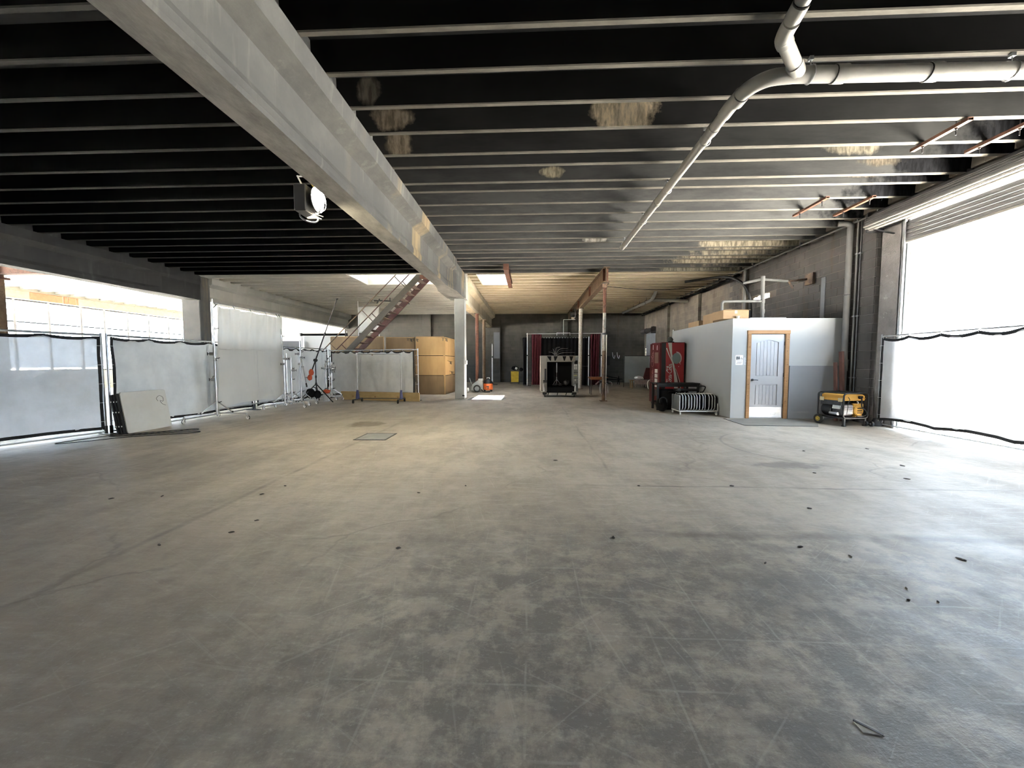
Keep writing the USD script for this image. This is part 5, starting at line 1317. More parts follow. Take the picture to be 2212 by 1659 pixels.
for x in (-0.045, GW + 0.045):
    w = g.part('wheel', tf(ring((0, 0, 0), 0.075, 0.033, 'x', 24, 10), None, (x, GD - 0.06, 0.108)), M['rubber'], smooth=40)
    g.part('hub', tf(lathe([(0, -0.03), (0.055, -0.022), (0.06, 0.0), (0.055, 0.022), (0, 0.03)], 18, 'x'), None, (x, GD - 0.06, 0.108)), worn('hub_yellow_' + ('a' if x < 0 else 'b'), (0.62, 0.47, 0.06), (0.5, 0.36, 0.05), 0.5, bump=0), parent=w, label='yellow wheel hub', smooth=30)
    for k in range(6):
        a = k * math.pi / 3
        g.part('hub_hole', tf(cyl((-0.032, 0, 0), (0.032, 0, 0), 0.008, 6), None, (x, GD - 0.06 + 0.036 * math.cos(a), 0.108 + 0.036 * math.sin(a))), M['black'], parent=w)
g.part('axle', cyl((-0.05, GD - 0.06, 0.108), (GW + 0.05, GD - 0.06, 0.108), 0.012, 8), M['dark_steel'])
g.part('axle_bracket', join(box(0.05, GD - 0.08, 0.10, 0.08, GD - 0.04, 0.19), box(GW - 0.08, GD - 0.08, 0.10, GW - 0.05, GD - 0.04, 0.19)), M['dark_steel'])

dl = Thing('fence_dolly', 'dark fence foot with small wheels on the floor beside the right fence panel', 'dolly', (7.42, 8.50, 0))
dl.part('weight', lathe([(0, 0.0), (0.12, 0.0), (0.13, 0.03), (0.08, 0.10), (0.05, 0.16), (0, 0.16)], 18), M['dark_steel'], smooth=40)
for k, (x, y) in enumerate(((-0.26, -0.05), (-0.20, -0.12))):
    w = dl.part('wheel', cyl((x - 0.012, y, 0.055), (x + 0.022, y, 0.055), 0.055, 14), M['rubber'], smooth=30)
    dl.part('hub', cyl((x - 0.018, y, 0.055), (x + 0.028, y, 0.055), 0.018, 10), M['steel'], parent=w)
dl.part('arm', bar((-0.24, -0.08, 0.06), (0, 0, 0.06), 0.04, 0.02), M['dark_steel'])
# ---------------------------------------------------------------- vending machine
red_m = worn('vending_red', (0.30, 0.016, 0.018), (0.25, 0.014, 0.015), 0.4, 2.0, bump=0.02)
dred_m = worn('vending_front_red', (0.10, 0.008, 0.010), (0.07, 0.006, 0.008), 0.3, 3.0, bump=0.02)  # front red darkened to carry the shade of the unlit face
wht = plain('print_white', (0.50, 0.485, 0.45), 0.5)
vm = Thing('vending_machine', 'red and black drinks vending machine standing against the washroom side wall', 'vending machine', (4.03, 12.07, 0), math.radians(5))
VW, VD, VH = 0.78, 0.74, 1.96
vm.part('cabinet', box(0.05, 0, 0.06, VW, VD, VH, 0.01), M['black'])
vm.part('side_panel', box(0.19, -0.006, 0.10, VW - 0.01, 0.002, VH - 0.01, 0.003), red_m, label='red side panel')
vm.part('top_trim', box(0.04, -0.008, VH - 0.015, VW, VD, VH + 0.008, 0.004), dred_m)
fr_ = [(0.0, 0.0), (-0.02, 0.18), (-0.028, 0.36), (-0.02, 0.55), (0.0, VD), (0.06, VD), (0.06, 0.0)]
vm.part('door', prism(fr_, VH - 0.10, 'xy', 0.08), dred_m, label='red curved front door, darkened for its shade')
vm.part('kick_panel', box(0.05, 0.02, 0.0, VW - 0.04, VD - 0.02, 0.10), M['black'])
for k in range(4):
    vm.part('foot', cyl((0.10 + 0.58 * (k % 2), 0.08 + 0.58 * (k // 2), 0.0), (0.10 + 0.58 * (k % 2), 0.08 + 0.58 * (k // 2), 0.03), 0.03, 10), M['dark_steel'])
def on_side(P, th=0.002, y=-0.0065):
    return prism(P, -th, 'xz', y) if False else tf(prism(P, th, 'xz', y - th))
rib = [(0.25, 1.95), (0.37, 1.95), (0.385, 1.62), (0.43, 1.38), (0.51, 1.08), (0.58, 0.75), (0.60, 0.14), (0.47, 0.14), (0.475, 0.72), (0.45, 1.02), (0.385, 1.36), (0.305, 1.70)]
vm.part('ribbon', on_side(Polygon(rib).buffer(0.01).buffer(-0.01)), wht, label='white wave ribbon')
def stripe(pts, w0, w1):
    p = curve(pts, 6); ws = np.linspace(w0, w1, len(p)); d = np.gradient(p, axis=0); d /= np.linalg.norm(d, axis=1, keepdims=True); n = np.stack([-d[:, 1], d[:, 0]], 1)
    return Polygon(np.vstack([p + n * ws[:, None] / 2, (p - n * ws[:, None] / 2)[::-1]])).buffer(0)
vm.part('ribbon_line', on_side(stripe([(0.205, 1.79), (0.28, 1.60), (0.38, 1.38), (0.45, 1.20)], 0.035, 0.012)), wht)
vm.part('ribbon_line', on_side(stripe([(0.50, 1.16), (0.57, 0.98), (0.65, 0.72), (0.69, 0.45), (0.70, 0.2)], 0.012, 0.03)), wht)
vm.part('ribbon_shadow', on_side(stripe([(0.455, 1.22), (0.53, 1.0), (0.605, 0.74), (0.645, 0.45), (0.65, 0.2)], 0.01, 0.045)), M['black'])
el = lambda cx, cz, a, b: Polygon([(cx + a * math.cos(t), cz + b * math.sin(t)) for t in np.linspace(0, 2 * math.pi, 28, endpoint=False)])
vm.part('round_picture', on_side(el(0.52, 1.47, 0.135, 0.17).difference(Polygon([(0.3, 1.7), (0.40, 1.40), (0.52, 1.0), (0.3, 1.0)]))), plain('picture_grey', (0.16, 0.20, 0.19), 0.5), label='grey-green round picture')
vm.part('picture_rim', on_side(el(0.525, 1.475, 0.165, 0.205).difference(el(0.52, 1.47, 0.137, 0.172)).intersection(Polygon([(0.50, 1.72), (0.8, 1.72), (0.8, 1.25), (0.62, 1.3)])), 0.002), plain('picture_rim', (0.5, 0.36, 0.34), 0.5))
for x, z in ((0.60, 1.22), (0.42, 1.30), (0.65, 1.30)):
    vm.part('drop', on_side(el(x, z, 0.011, 0.013)), wht)

def lettering():
    """Flowing script, capitals 1 high: list of polylines."""
    out, x = [], 0.0
    def add(pts, dx):
        out.append(curve([(x + a, b) for a, b in pts], 6))
    def C():
        add([(0.72, 0.70), (0.78, 0.92), (0.55, 1.02), (0.22, 0.80), (0.06, 0.42), (0.18, 0.06), (0.46, -0.02), (0.78, 0.18)], 0)
        add([(0.42, 1.0), (0.62, 1.16), (0.95, 1.06), (1.25, 0.98)], 0)
    def o():
        add([(0.22, 0.55), (0.04, 0.32), (0.10, 0.03), (0.30, 0.04), (0.38, 0.30), (0.24, 0.55), (0.36, 0.50), (0.48, 0.46)], 0)
    def c_():
        add([(0.38, 0.46), (0.24, 0.56), (0.06, 0.34), (0.10, 0.05), (0.28, 0.0), (0.48, 0.20)], 0)
    def a():
        add([(0.36, 0.50), (0.20, 0.56), (0.04, 0.30), (0.10, 0.02), (0.26, 0.08), (0.38, 0.50), (0.36, 0.10), (0.44, 0.0), (0.56, 0.16)], 0)
    def l():
        add([(0.02, 0.20), (0.22, 0.70), (0.30, 1.06), (0.18, 1.08), (0.10, 0.60), (0.12, 0.06), (0.24, 0.0), (0.36, 0.18)], 0)
    for f_, w in ((C, 0.72), (o, 0.44), (c_, 0.42), (a, 0.58), (None, 0.30), (C, 0.72), (o, 0.44), (l, 0.34), (a, 0.5)):
        if f_ is None:
            out.append(np.array([(x - 0.02, 0.30), (x + 0.22, 0.34)]))
        else:
            f_()
        x += w
    return out, x
SCR, SCW = lettering()
def script(height, length, put, w=0.06):
    """put(u, v) -> 3D: u along the writing, v up the letters, both in metres."""
    ms = []
    for line in SCR:
        p = np.array(line); ws = w * (0.7 + 0.6 * np.abs(np.sin(np.linspace(0.3, 5.5, len(p)))))
        d = np.gradient(p, axis=0); d /= np.linalg.norm(d, axis=1, keepdims=True) + 1e-9; n = np.stack([-d[:, 1], d[:, 0]], 1)
        a, b = p + n * ws[:, None], p - n * ws[:, None]
        k = len(p); v = []
        for q, o in ((a, 0.0), (b, 0.0), (a, 1.0), (b, 1.0)):
            v += [put(u * length / SCW, s * height, o) for u, s in q]
        f = []
        for i in range(k - 1):
            for (r, s) in ((0, 1), (1, 3), (3, 2), (2, 0)):
                A, B, C_, D = r * k + i, s * k + i, s * k + i + 1, r * k + i + 1
                f += [(A, B, C_), (A, C_, D)]
        ms.append((np.array(v), np.array(f)))
    return join(ms)
vm.part('lettering', script(0.135, 0.64, lambda u, v, o: (0.375 - v, -0.0065 - 0.0025 * o, 0.66 + u)), wht, label='white script lettering up the side')
def frx(y):
    return float(np.interp(y, [0, 0.18, 0.36, 0.55, VD], [0.0, -0.02, -0.028, -0.02, 0.0]))
vm.part('lettering', script(0.20, 1.05, lambda u, v, o: (frx(0.40 + v) - 0.002 - 0.003 * o, 0.40 + v, 0.62 + u)), plain('faded_pink', (0.22, 0.10, 0.10), 0.5), label='faded script lettering up the front')
def on_front(y0, y1, z0, z1, mat, name, th=0.008, label=None):
    x = min(frx(y0), frx(y1))
    return vm.part(name, box(x - th, y0, z0, x + 0.02, y1, z1, 0.003), mat, label=label)
on_front(0.06, 0.30, 1.32, 1.66, worn('display_brown', (0.20, 0.12, 0.09), (0.14, 0.08, 0.06), 0.3), 'display_panel')
for z in (1.02, 0.87, 0.72):
    on_front(0.10, 0.28, z, z + 0.12, worn(f'button_label_{int(z*100)}', (0.52, 0.50, 0.46), (0.40, 0.38, 0.35), 0.5, 20.0, bump=0), 'button_label')
on_front(0.12, 0.26, 0.58, 0.63, wht, 'coin_plate')
on_front(0.08, 0.30, 0.30, 0.50, M['black'], 'delivery_bay')
for y, z in ((0.14, 1.76), (0.42, 1.78)):
    on_front(y, y + 0.03, z - 0.03, z + 0.12, plain(f'gloss_{int(y*100)}', (0.6, 0.5, 0.5), 0.3), 'light_strip')
vm.part('door_handle', tube(curve([(-0.01, 0.70, 0.78), (-0.07, 0.71, 0.72), (-0.08, 0.71, 0.60), (-0.05, 0.71, 0.48)], 6), 0.016, 8), M['white_plastic'], label='white curved door handle')
t = Thing('bundle', 'small dark rounded bundle sitting on top of the vending machine', 'bundle', (4.40, 12.25, VH + 0.008))
t.part('lump', blob((0, 0, 0.085), (0.085, 0.08, 0.09), 2, 0.15, 4), worn('olive_dark', (0.07, 0.07, 0.05), (0.045, 0.045, 0.035), 0.8), smooth=True)
t.part('flap', blob((0.02, -0.02, 0.015), (0.10, 0.08, 0.018), 1, 0.1, 4), M['black_matte'], smooth=True)

# ---------------------------------------------------------------- black table, chairs on their dolly
t = Thing('table', 'black wooden table behind the dolly of chairs, its top level with the red panel', 'table')
bk = worn('black_paint', (0.008, 0.008, 0.009), (0.005, 0.005, 0.006), 0.6)
t.part('top', box(3.58, 10.98, 0.735, 4.80, 11.50, 0.765, 0.006), bk)
t.part('apron', box(3.62, 11.01, 0.66, 4.77, 11.04, 0.735), bk)
for x, y in ((3.62, 11.0), (4.73, 11.0), (3.62, 11.43), (4.60, 11.43)):
    t.part('leg', box(x, y, 0, x + 0.06, y + 0.05, 0.735, 0.005), bk)
t.part('stretcher', box(3.65, 11.43, 0.18, 4.72, 11.46, 0.24), bk)
t = Thing('storage_case', 'black padded case added to fill the dark space under the black table', 'case')
t.part('shell', box(3.72, 11.08, 0.0, 4.40, 11.40, 0.58, 0.03), M['black_matte'])  # added black volume that fills the dark under the table
t.part('grip', tube(curve([(3.95, 11.07, 0.50), (3.97, 11.04, 0.52), (4.15, 11.04, 0.52), (4.17, 11.07, 0.50)], 4), 0.012, 8), M['black'])
t = Thing('hand_truck', 'black folded hand truck with a loop handle lying on the stacked chairs', 'hand truck')
t.part('bed', box(4.02, 10.62, 0.565, 4.62, 10.90, 0.625, 0.02), bk)
t.part('loop_handle', tube(curve([(4.58, 10.76, 0.59), (4.66, 10.76, 0.66), (4.72, 10.76, 0.70), (4.82, 10.76, 0.69), (4.84, 10.76, 0.65), (4.78, 10.76, 0.54), (4.70, 10.76, 0.53)], 5), 0.016, 8), bk, smooth=60)
t.part('wheel', cyl((4.06, 10.60, 0.60), (4.06, 10.56, 0.60), 0.05, 14), M['rubber'])
t = Thing('equipment_bag', 'black rounded bag on the floor at the left end of the chair dolly', 'bag')
t.part('body', blob((3.66, 10.72, 0.19), (0.15, 0.20, 0.19), 2, 0.12, 6), M['black_matte'], smooth=True)
t.part('strap', ring((3.66, 10.60, 0.30), 0.10, 0.014, 'y', 16), M['black'])

dol = Thing('chair_dolly', 'low white rail dolly on casters holding the row of folded chairs', 'dolly')
pw = worn('dolly_white', (0.74, 0.73, 0.71), (0.64, 0.63, 0.61), 0.5, 4.0)
dx0, dx1, dy0, dy1 = 3.86, 4.84, 10.0, 10.52
dol.part('rail', box(dx0, dy0, 0.085, dx1, dy0 + 0.03, 0.115, 0.004), pw)
dol.part('rail', box(dx0, dy1, 0.085, dx1, dy1 + 0.03, 0.115, 0.004), pw)
for x in (dx0, dx1 - 0.03):
    dol.part('cross_rail', box(x, dy0, 0.085, x + 0.03, dy1 + 0.03, 0.115, 0.004), pw)
for x, y in ((dx0 + 0.012, dy0 + 0.012), (dx0 + 0.012, dy1 + 0.012), (dx1 - 0.015, dy0 + 0.012)):
    dol.part('upright', cyl((x, y, 0.10), (x, y, 0.50 if x < 4 else 0.30), 0.010, 8), pw if x > 4 else M['galv'])
dol.part('top_link', cyl((dx0 + 0.012, dy0 + 0.012, 0.50), (dx0 + 0.012, dy1 + 0.012, 0.50), 0.010, 8), M['galv'])
dol.part('end_panel', box(dx0 + 0.025, dy0 + 0.03, 0.12, dx0 + 0.04, dy1, 0.48, 0.003), worn('end_grey', (0.13, 0.14, 0.14), (0.10, 0.11, 0.11), 0.6), label='dark grey end panel')
for x, y in ((dx0 + 0.03, dy0 + 0.015), (dx1 - 0.04, dy0 + 0.015), (dx0 + 0.03, dy1 + 0.015), (dx1 - 0.04, dy1 + 0.015)):
    w = dol.part('caster', cyl((x - 0.012, y, 0.035), (x + 0.012, y, 0.035), 0.035, 14), M['white_plastic'], smooth=30)
    dol.part('fork', box(x - 0.018, y - 0.012, 0.035, x + 0.018, y + 0.012, 0.088), M['steel'], parent=w)

def chair_parts(t, seatm, frm, sw):
    H_, D_ = 0.42, 0.52
    v, f = prism(rrect(D_ - 0.05, H_ - 0.03, 0.10, 5, (D_ / 2, H_ / 2)), 0.020, 'yz', -0.010)
    t.part('seat', (v, f), seatm, smooth=40)
    v, f = prism(rrect(D_ * 0.55, H_ - 0.08, 0.08, 5, (D_ * 0.62, H_ / 2)), 0.016, 'yz', 0.014)
    t.part('backrest', (v, f), seatm, smooth=40)
    pts = [(-0.012 + 0.0, a, b) for a, b in rrect(D_, H_, 0.09, 6, (D_ / 2, H_ / 2))]
    pts = [(x + sw * 0.02 * math.sin(math.pi * z / H_), y, z) for x, y, z in pts]
    t.part('frame', tube(pts, 0.0065, 6, closed=True), frm, smooth=60, label='pale tube frame')
    pts = [(0.016 + sw * 0.015 * math.sin(math.pi * b / H_), a, b) for a, b in rrect(D_ * 0.9, H_ * 0.94, 0.12, 6, (D_ / 2, H_ / 2))]
    t.part('leg_frame', tube(pts, 0.007, 6, closed=True), M['dark_steel'], smooth=60)
ordn = ['first', 'second', 'third', 'fourth', 'fifth', 'sixth', 'seventh', 'eighth', 'ninth', 'tenth', 'eleventh', 'twelfth']
seat_ms = [worn('chair_dark', (0.035, 0.035, 0.038), (0.025, 0.025, 0.027), 0.6), worn('chair_navy', (0.02, 0.025, 0.08), (0.015, 0.02, 0.06), 0.6), worn('chair_brown', (0.05, 0.04, 0.035), (0.035, 0.03, 0.026), 0.6)]
protos = {}
for k in range(12):
    kind = (0, 0, 2, 0, 2, 0, 1, 0, 1, 0, 2, 2)[k]
    x = 3.955 + 0.0735 * k
    lab = f'{("black", "navy blue", "dark brown")[kind]} folded chair with pale frame on the white dolly, {ordn[k]} from its left end'
    if kind not in protos:
        t = Thing('folding_chair', lab, 'chair', (x, 10.01, 0.115), 0.0, 'folded chairs on the white dolly')
        chair_parts(t, seat_ms[kind], M['white_plastic'], (0.6, -0.8, 1.2)[kind]); protos[kind] = t
    else:
        protos[kind].copy(lab, (x, 10.01 + 0.012 * (k % 3), 0.115), RNG.uniform(-0.02, 0.02))

# ---------------------------------------------------------------- the dark back bay
bt = Thing('wheeled_booth', 'white and black wheeled booth with a zigzag valance and dark opening', 'booth', (0, 0, 0))
grey_w = worn('booth_paint', (0.24, 0.22, 0.19), (0.19, 0.175, 0.155), 0.6, 3.0)
grey_l = worn('booth_panel', (0.36, 0.375, 0.385), (0.29, 0.305, 0.31), 0.5, 3.0)
y0, y1 = 15.0, 15.75
bt.part('left_cheek', box(0.45, y0, 0.22, 0.71, y1, 1.61, 0.012), grey_w)
bt.part('right_cheek', hull([(1.73, y0 + 0.03, 0.20), (1.93, y0 + 0.12, 0.20), (1.93, y1, 0.20), (1.73, y1, 0.20), (1.73, y0 + 0.03, 1.45), (1.93, y0 + 0.12, 1.61), (1.93, y1, 1.61), (1.73, y1, 1.61)]), grey_l)
bt.part('header', box(0.70, y0 + 0.01, 1.38, 1.80, y1, 1.61, 0.006), grey_w)
for a, b, c_ in ((0.70, 0.87, 0.80), (0.96, 1.12, 0.98), (1.30, 1.45, 1.34), (1.56, 1.72, 1.60)):
    bt.part('zigzag', prism([(a, 1.585), (b, 1.585), (c_ + (b - a) * 0.35, 1.41), (c_ + 0.02, 1.41)], 0.012, 'xz', y0 - 0.004), M['black_matte'], label='dark triangular cut-out')
bt.part('valance_edge', box(0.69, y0 - 0.01, 1.365, 1.74, y0 + 0.03, 1.39, 0.004), grey_w)
bt.part('interior', join(box(0.71, y1 - 0.04, 0.4, 1.73, y1, 1.38), box(0.712, y0 + 0.02, 0.38, 1.728, y1, 0.42)), M['black_matte'])
bt.part('base', box(0.55, y0 + 0.02, 0.16, 1.86, y1, 0.42, 0.01), M['black_matte'])
bt.part('slot', box(0.61, y0 - 0.006, 0.62, 0.68, y0 + 0.01, 1.10), M['black'])
bt.part('coin_box', box(0.56, y0 - 0.03, 0.56, 0.70, y0 + 0.01, 0.66, 0.006), M['black'])
for sx_, xa in ((1, 0.56), (-1, 1.82)):
    bt.part('bumper', hull([(xa, y0 - 0.16, 0.22), (xa + sx_ * 0.06, y0 - 0.16, 0.22), (xa, y0, 0.22), (xa + sx_ * 0.06, y0, 0.22), (xa, y0 - 0.14, 0.42), (xa + sx_ * 0.02, y0 - 0.14, 0.42), (xa, y0, 0.52), (xa + sx_ * 0.04, y0, 0.52)]), worn('bumper_white_' + str(sx_ + 1), (0.66, 0.66, 0.66), None, 0.4))
    bt.part('tray', box(xa - 0.09 * (sx_ > 0) - 0.13 * (sx_ < 0), y0 - 0.18, 0.19, xa + 0.13 * (sx_ > 0) + 0.09 * (sx_ < 0), y0, 0.225, 0.006), grey_w)
    x = xa + sx_ * 0.06
    bt.part('wheel_box', box(x - 0.08, y0 - 0.08, 0.10, x + 0.08, y0 + 0.1, 0.19), M['black'])
    for yy in (y0 - 0.02, y1 - 0.08):
        w = bt.part('caster', cyl((x - 0.015, yy, 0.04), (x + 0.015, yy, 0.04), 0.04, 14), M['rubber'], smooth=30)
        bt.part('caster_fork', box(x - 0.02, yy - 0.015, 0.04, x + 0.02, yy + 0.015, 0.17), M['dark_steel'], parent=w)
for x in (0.78, 1.14, 1.48):
    bt.part('leg', bar((x, y0 + 0.1, 0.17), (x - 0.03, y0 + 0.1, 0.06), 0.03, 0.03), M['black'])
bt.part('under_rail', box(0.6, y0 + 0.1, 0.05, 1.8, y0 + 0.13, 0.07), M['galv'])
def panel_pt(x, z): return y0 + 0.03 + (x - 1.73) / 0.2 * 0.09 - 0.004
def on_panel(n, x0_, x1_, z0, z1, mat, label=None):
    ya, yb = panel_pt(x0_, z0), panel_pt(x1_, z0)
    bt.part(n, hull([(x0_, ya, z0), (x1_, yb, z0), (x0_, ya, z1), (x1_, yb, z1), (x0_, ya + 0.02, z0), (x1_, yb + 0.02, z0), (x0_, ya + 0.02, z1), (x1_, yb + 0.02, z1)]), mat, label=label)
on_panel('dark_screen', 1.77, 1.90, 1.28, 1.42, M['black'])
lit = plain('panel_white', (0.85, 0.85, 0.85), 0.4)
for a in (0, 1):
    for b in (0, 1):
        on_panel('white_square', 1.755 + 0.07 * a, 1.815 + 0.07 * a, 1.07 + 0.11 * b, 1.165 + 0.11 * b, lit, 'bright white square')
on_panel('yellow_strip', 1.745, 1.88, 0.82, 0.86, plain('panel_yellow', (0.70, 0.72, 0.38), 0.4))
on_panel('white_button', 1.78, 1.84, 0.62, 0.69, lit)
for z in (0.95, 0.72, 0.5):
    on_panel('groove', 1.74, 1.92, z, z + 0.015, M['dark_steel'])
bt.part('inner_pole', join(cyl((1.11, 15.4, 0.95), (1.11, 15.4, 1.33), 0.018, 10), cyl((1.11, 15.4, 0.6), (1.11, 15.4, 0.76), 0.014, 10), cyl((1.11, 15.4, 0.42), (1.11, 15.4, 0.95), 0.008, 8)), M['steel'])
bt.part('inner_tripod', join(*[bar((1.11, 15.4, 0.68), (1.11 + 0.2 * math.cos(a), 15.4 + 0.15 * math.sin(a), 0.43), 0.01, 0.01) for a in (0.3, 2.5, 4.6)]), M['galv'])
bt.part('inner_clutter', join(blob((1.05, 15.3, 0.46), (0.12, 0.1, 0.04), 1, 0.5, 3), blob((1.25, 15.35, 0.46), (0.10, 0.1, 0.05), 1, 0.5, 4), blob((1.5, 15.4, 0.55), (0.12, 0.06, 0.13), 1, 0.5, 5)), M['dark_steel'])
t = Thing('palm_fan', 'fan of thin striped curved blades on top of the wheeled booth', 'fan', (1.05, 15.3, 1.61))
for k in range(9):
    a = math.radians(150 - k * 17)
    L = 0.30 + 0.03 * k
    pts = [(0.0, 0, 0.0), (0.5 * L * math.cos(a), 0.02, 0.62 * L * math.sin(a) + 0.03), (L * math.cos(a) + 0.05 * k * 0.6, 0.05, 0.75 * L * math.sin(a) + 0.03)]
    t.part('blade', tube(curve(pts, 6), np.linspace(0.010, 0.004, 13), 5), (worn('blade_pale', (0.30, 0.28, 0.25), None, 0.6) if k == 0 else UsdShade.Material.Get(stage, '/World/Looks/blade_pale')) if k % 2 == 0 else M['black'])
t.part('hub', blob((0, 0, 0.02), (0.03, 0.03, 0.025), 1, 0), M['black'])

t = Thing('side_table', 'small reddish-brown wooden table beside the wheeled booth', 'table')
wd = wood_material('table_wood', (0.36, 0.15, 0.08), (0.26, 0.10, 0.05), (6, 1, 1), 0.3)
t.part('top', prism([(2.50, 16.15), (3.28, 16.05), (3.36, 16.45), (3.2, 16.75), (2.55, 16.75)], 0.03, 'xy', 0.70), wd)
t.part('apron', box(2.6, 16.2, 0.62, 3.18, 16.65, 0.70), wd)
for x, y, c_ in ((2.62, 16.25, 0), (3.12, 16.2, 1), (2.62, 16.62, 0), (3.12, 16.62, 0)):
    t.part('leg', cyl((x + 0.03 * c_, y, 0), (x, y, 0.66), 0.015, 8, 0.022), M['galv'] if c_ else M['dark_steel'])
t = Thing('draped_stool', 'low stool with a patterned pinkish cloth slung over it behind the slim steel post', 'stool')
pk = worn('patterned_cloth', (0.34, 0.20, 0.22), (0.14, 0.09, 0.10), 0.9, 14.0)
cx, cy = 3.28, 16.9
t.part('seat', lathe([(0, 0.46), (0.20, 0.46), (0.22, 0.48), (0.20, 0.50), (0, 0.50)], 18, c=(cx, cy, 0)), M['dark_steel'], smooth=40)
for k in range(4):
    a = 0.7 + k * math.pi / 2
    t.part('leg', tube(curve([(cx + 0.16 * math.cos(a), cy + 0.16 * math.sin(a), 0.46), (cx + 0.24 * math.cos(a), cy + 0.24 * math.sin(a), 0.25), (cx + 0.22 * math.cos(a), cy + 0.22 * math.sin(a), 0.0)], 5), 0.013, 8), M['galv'])
t.part('cloth', grid(lambda U, V: np.stack([cx - 0.36 + 0.72 * U, cy - 0.16 + 0.34 * V, 0.525 - 0.34 * np.clip(np.abs(U - 0.5) * 2 - 0.55, 0, 1) ** 1.1 + 0.012 * np.sin(9 * V + 5 * U)], -1), 24, 8, 0.012), pk, smooth=60)
t.part('rim', ring((cx + 0.20, cy - 0.12, 0.40), 0.12, 0.012, 'y', 16, 6, -0.6, 1.9), M['white_plastic'])

t = Thing('shop_vacuum', 'orange and black wet-dry vacuum cleaner on the floor behind the middle column', 'vacuum cleaner', (-1.86, 17.55, 0))
orm = worn('vac_orange', (0.72, 0.16, 0.035), (0.60, 0.12, 0.03), 0.5, 5.0, bump=0.02)
t.part('drum', lathe([(0, 0.08), (0.19, 0.08), (0.215, 0.12), (0.215, 0.36), (0.20, 0.38), (0, 0.38)], 24), orm, smooth=40, label='orange drum')
t.part('motor_head', lathe([(0.21, 0.38), (0.215, 0.42), (0.18, 0.50), (0.12, 0.56), (0.10, 0.58), (0, 0.585)], 24), M['black'], smooth=40)
t.part('handle', tube([(-0.07, 0, 0.56), (-0.06, 0, 0.64), (0.06, 0, 0.64), (0.07, 0, 0.56)], 0.014, 8), M['white_plastic'])
t.part('drain_cap', cyl((0.02, -0.21, 0.18), (0.02, -0.235, 0.18), 0.03, 12), M['black'])
t.part('name_badge', box(-0.06, -0.222, 0.22, 0.06, -0.205, 0.27), M['black'])
for k in range(4):
    a = 0.78 + k * math.pi / 2
    w = t.part('caster_arm', blob((0.2 * math.cos(a), 0.2 * math.sin(a), 0.08), (0.05, 0.05, 0.03), 1, 0), M['black'])
    t.part('caster', cyl((0.22 * math.cos(a) - 0.012, 0.22 * math.sin(a), 0.03), (0.22 * math.cos(a) + 0.012, 0.22 * math.sin(a), 0.03), 0.03, 10), M['rubber'], parent=w)
t = Thing('floor_washer', 'grey wheeled washing machine unit with a big dark wheel behind the middle column', 'cleaner', (-2.32, 17.3, 0))
gm_ = worn('washer_grey', (0.24, 0.26, 0.27), (0.18, 0.20, 0.21), 0.5, 4.0)
t.part('body', hull([(-0.28, -0.12, 0.10), (0.26, -0.12, 0.10), (-0.28, 0.2, 0.10), (0.26, 0.2, 0.10), (-0.22, -0.1, 0.36), (0.0, -0.1, 0.40), (0.24, -0.1, 0.56), (0.08, -0.1, 0.58), (-0.2, 0.18, 0.36), (0.24, 0.18, 0.56), (0.06, 0.18, 0.58)]), gm_)
t.part('head', box(0.04, -0.13, 0.50, 0.26, 0.18, 0.62, 0.02), gm_)
t.part('push_handle', tube(curve([(-0.26, 0, 0.34), (-0.32, 0, 0.5), (-0.36, 0, 0.64)], 4), 0.018, 8), gm_)
w = t.part('wheel', ring((0.0, -0.17, 0.17), 0.13, 0.035, 'y', 24, 8), M['rubber'], smooth=50)
t.part('hub', cyl((0, -0.15, 0.17), (0, -0.19, 0.17), 0.11, 18), gm_, parent=w)
t.part('hose', tube(curve([(0.2, -0.15, 0.12), (0.3, -0.28, 0.04), (0.45, -0.35, 0.03), (0.6, -0.3, 0.03)], 6), 0.022, 8), M['rubber'])
t.part('cable_clump', blob((-0.42, -0.15, 0.12), (0.07, 0.06, 0.10), 1, 0.4, 3), M['white_plastic'])
single('rubber_mat', 'flat dark mat on the floor in front of the orange vacuum, sunlight falling across it', 'mat', prism([(-2.22, 13.75), (-0.95, 13.75), (-0.85, 14.6), (-2.15, 14.75)], 0.007, 'xy', 0.0), worn('rubber_mat', (0.14, 0.14, 0.15), (0.11, 0.11, 0.115), 0.8))

t = Thing('janitor_cart', 'janitor cart with a bright yellow bag standing against the dark back wall', 'cart', (-0.83, 23.5, 0))
ym = worn('cart_yellow', (0.62, 0.44, 0.03), (0.45, 0.31, 0.02), 0.5, 6.0, bump=0.3, bdist=0.02)
t.part('bag', hull([(-0.24, -0.16, 0.14), (0.20, -0.16, 0.14), (-0.26, -0.18, 0.80), (0.22, -0.18, 0.80), (-0.24, 0.16, 0.14), (0.20, 0.16, 0.14), (-0.26, 0.18, 0.80), (0.22, 0.18, 0.80)]), ym, label='yellow waste bag')
t.part('frame', join(box(-0.29, -0.2, 0.80, 0.26, 0.2, 0.84), *[box(x, y, 0.06, x + 0.025, y + 0.025, 0.82) for x in (-0.29, 0.235) for y in (-0.2, 0.17)], box(-0.29, -0.2, 0.08, 0.26, 0.2, 0.12)), M['black'])
t.part('black_liner', blob((-0.02, 0, 0.98), (0.22, 0.16, 0.13), 2, 0.3, 5), M['black_matte'], smooth=True)
t.part('white_rag', blob((0.05, -0.12, 0.98), (0.10, 0.04, 0.08), 2, 0.4, 7), M['white_plastic'], smooth=True)
t.part('side_bag', blob((0.36, -0.02, 0.90), (0.13, 0.10, 0.11), 2, 0.2, 8), M['black_matte'], smooth=True)
for x in (-0.25, 0.22):
    t.part('caster', cyl((x, -0.17, 0.04), (x + 0.02, -0.17, 0.04), 0.04, 12), M['rubber'])

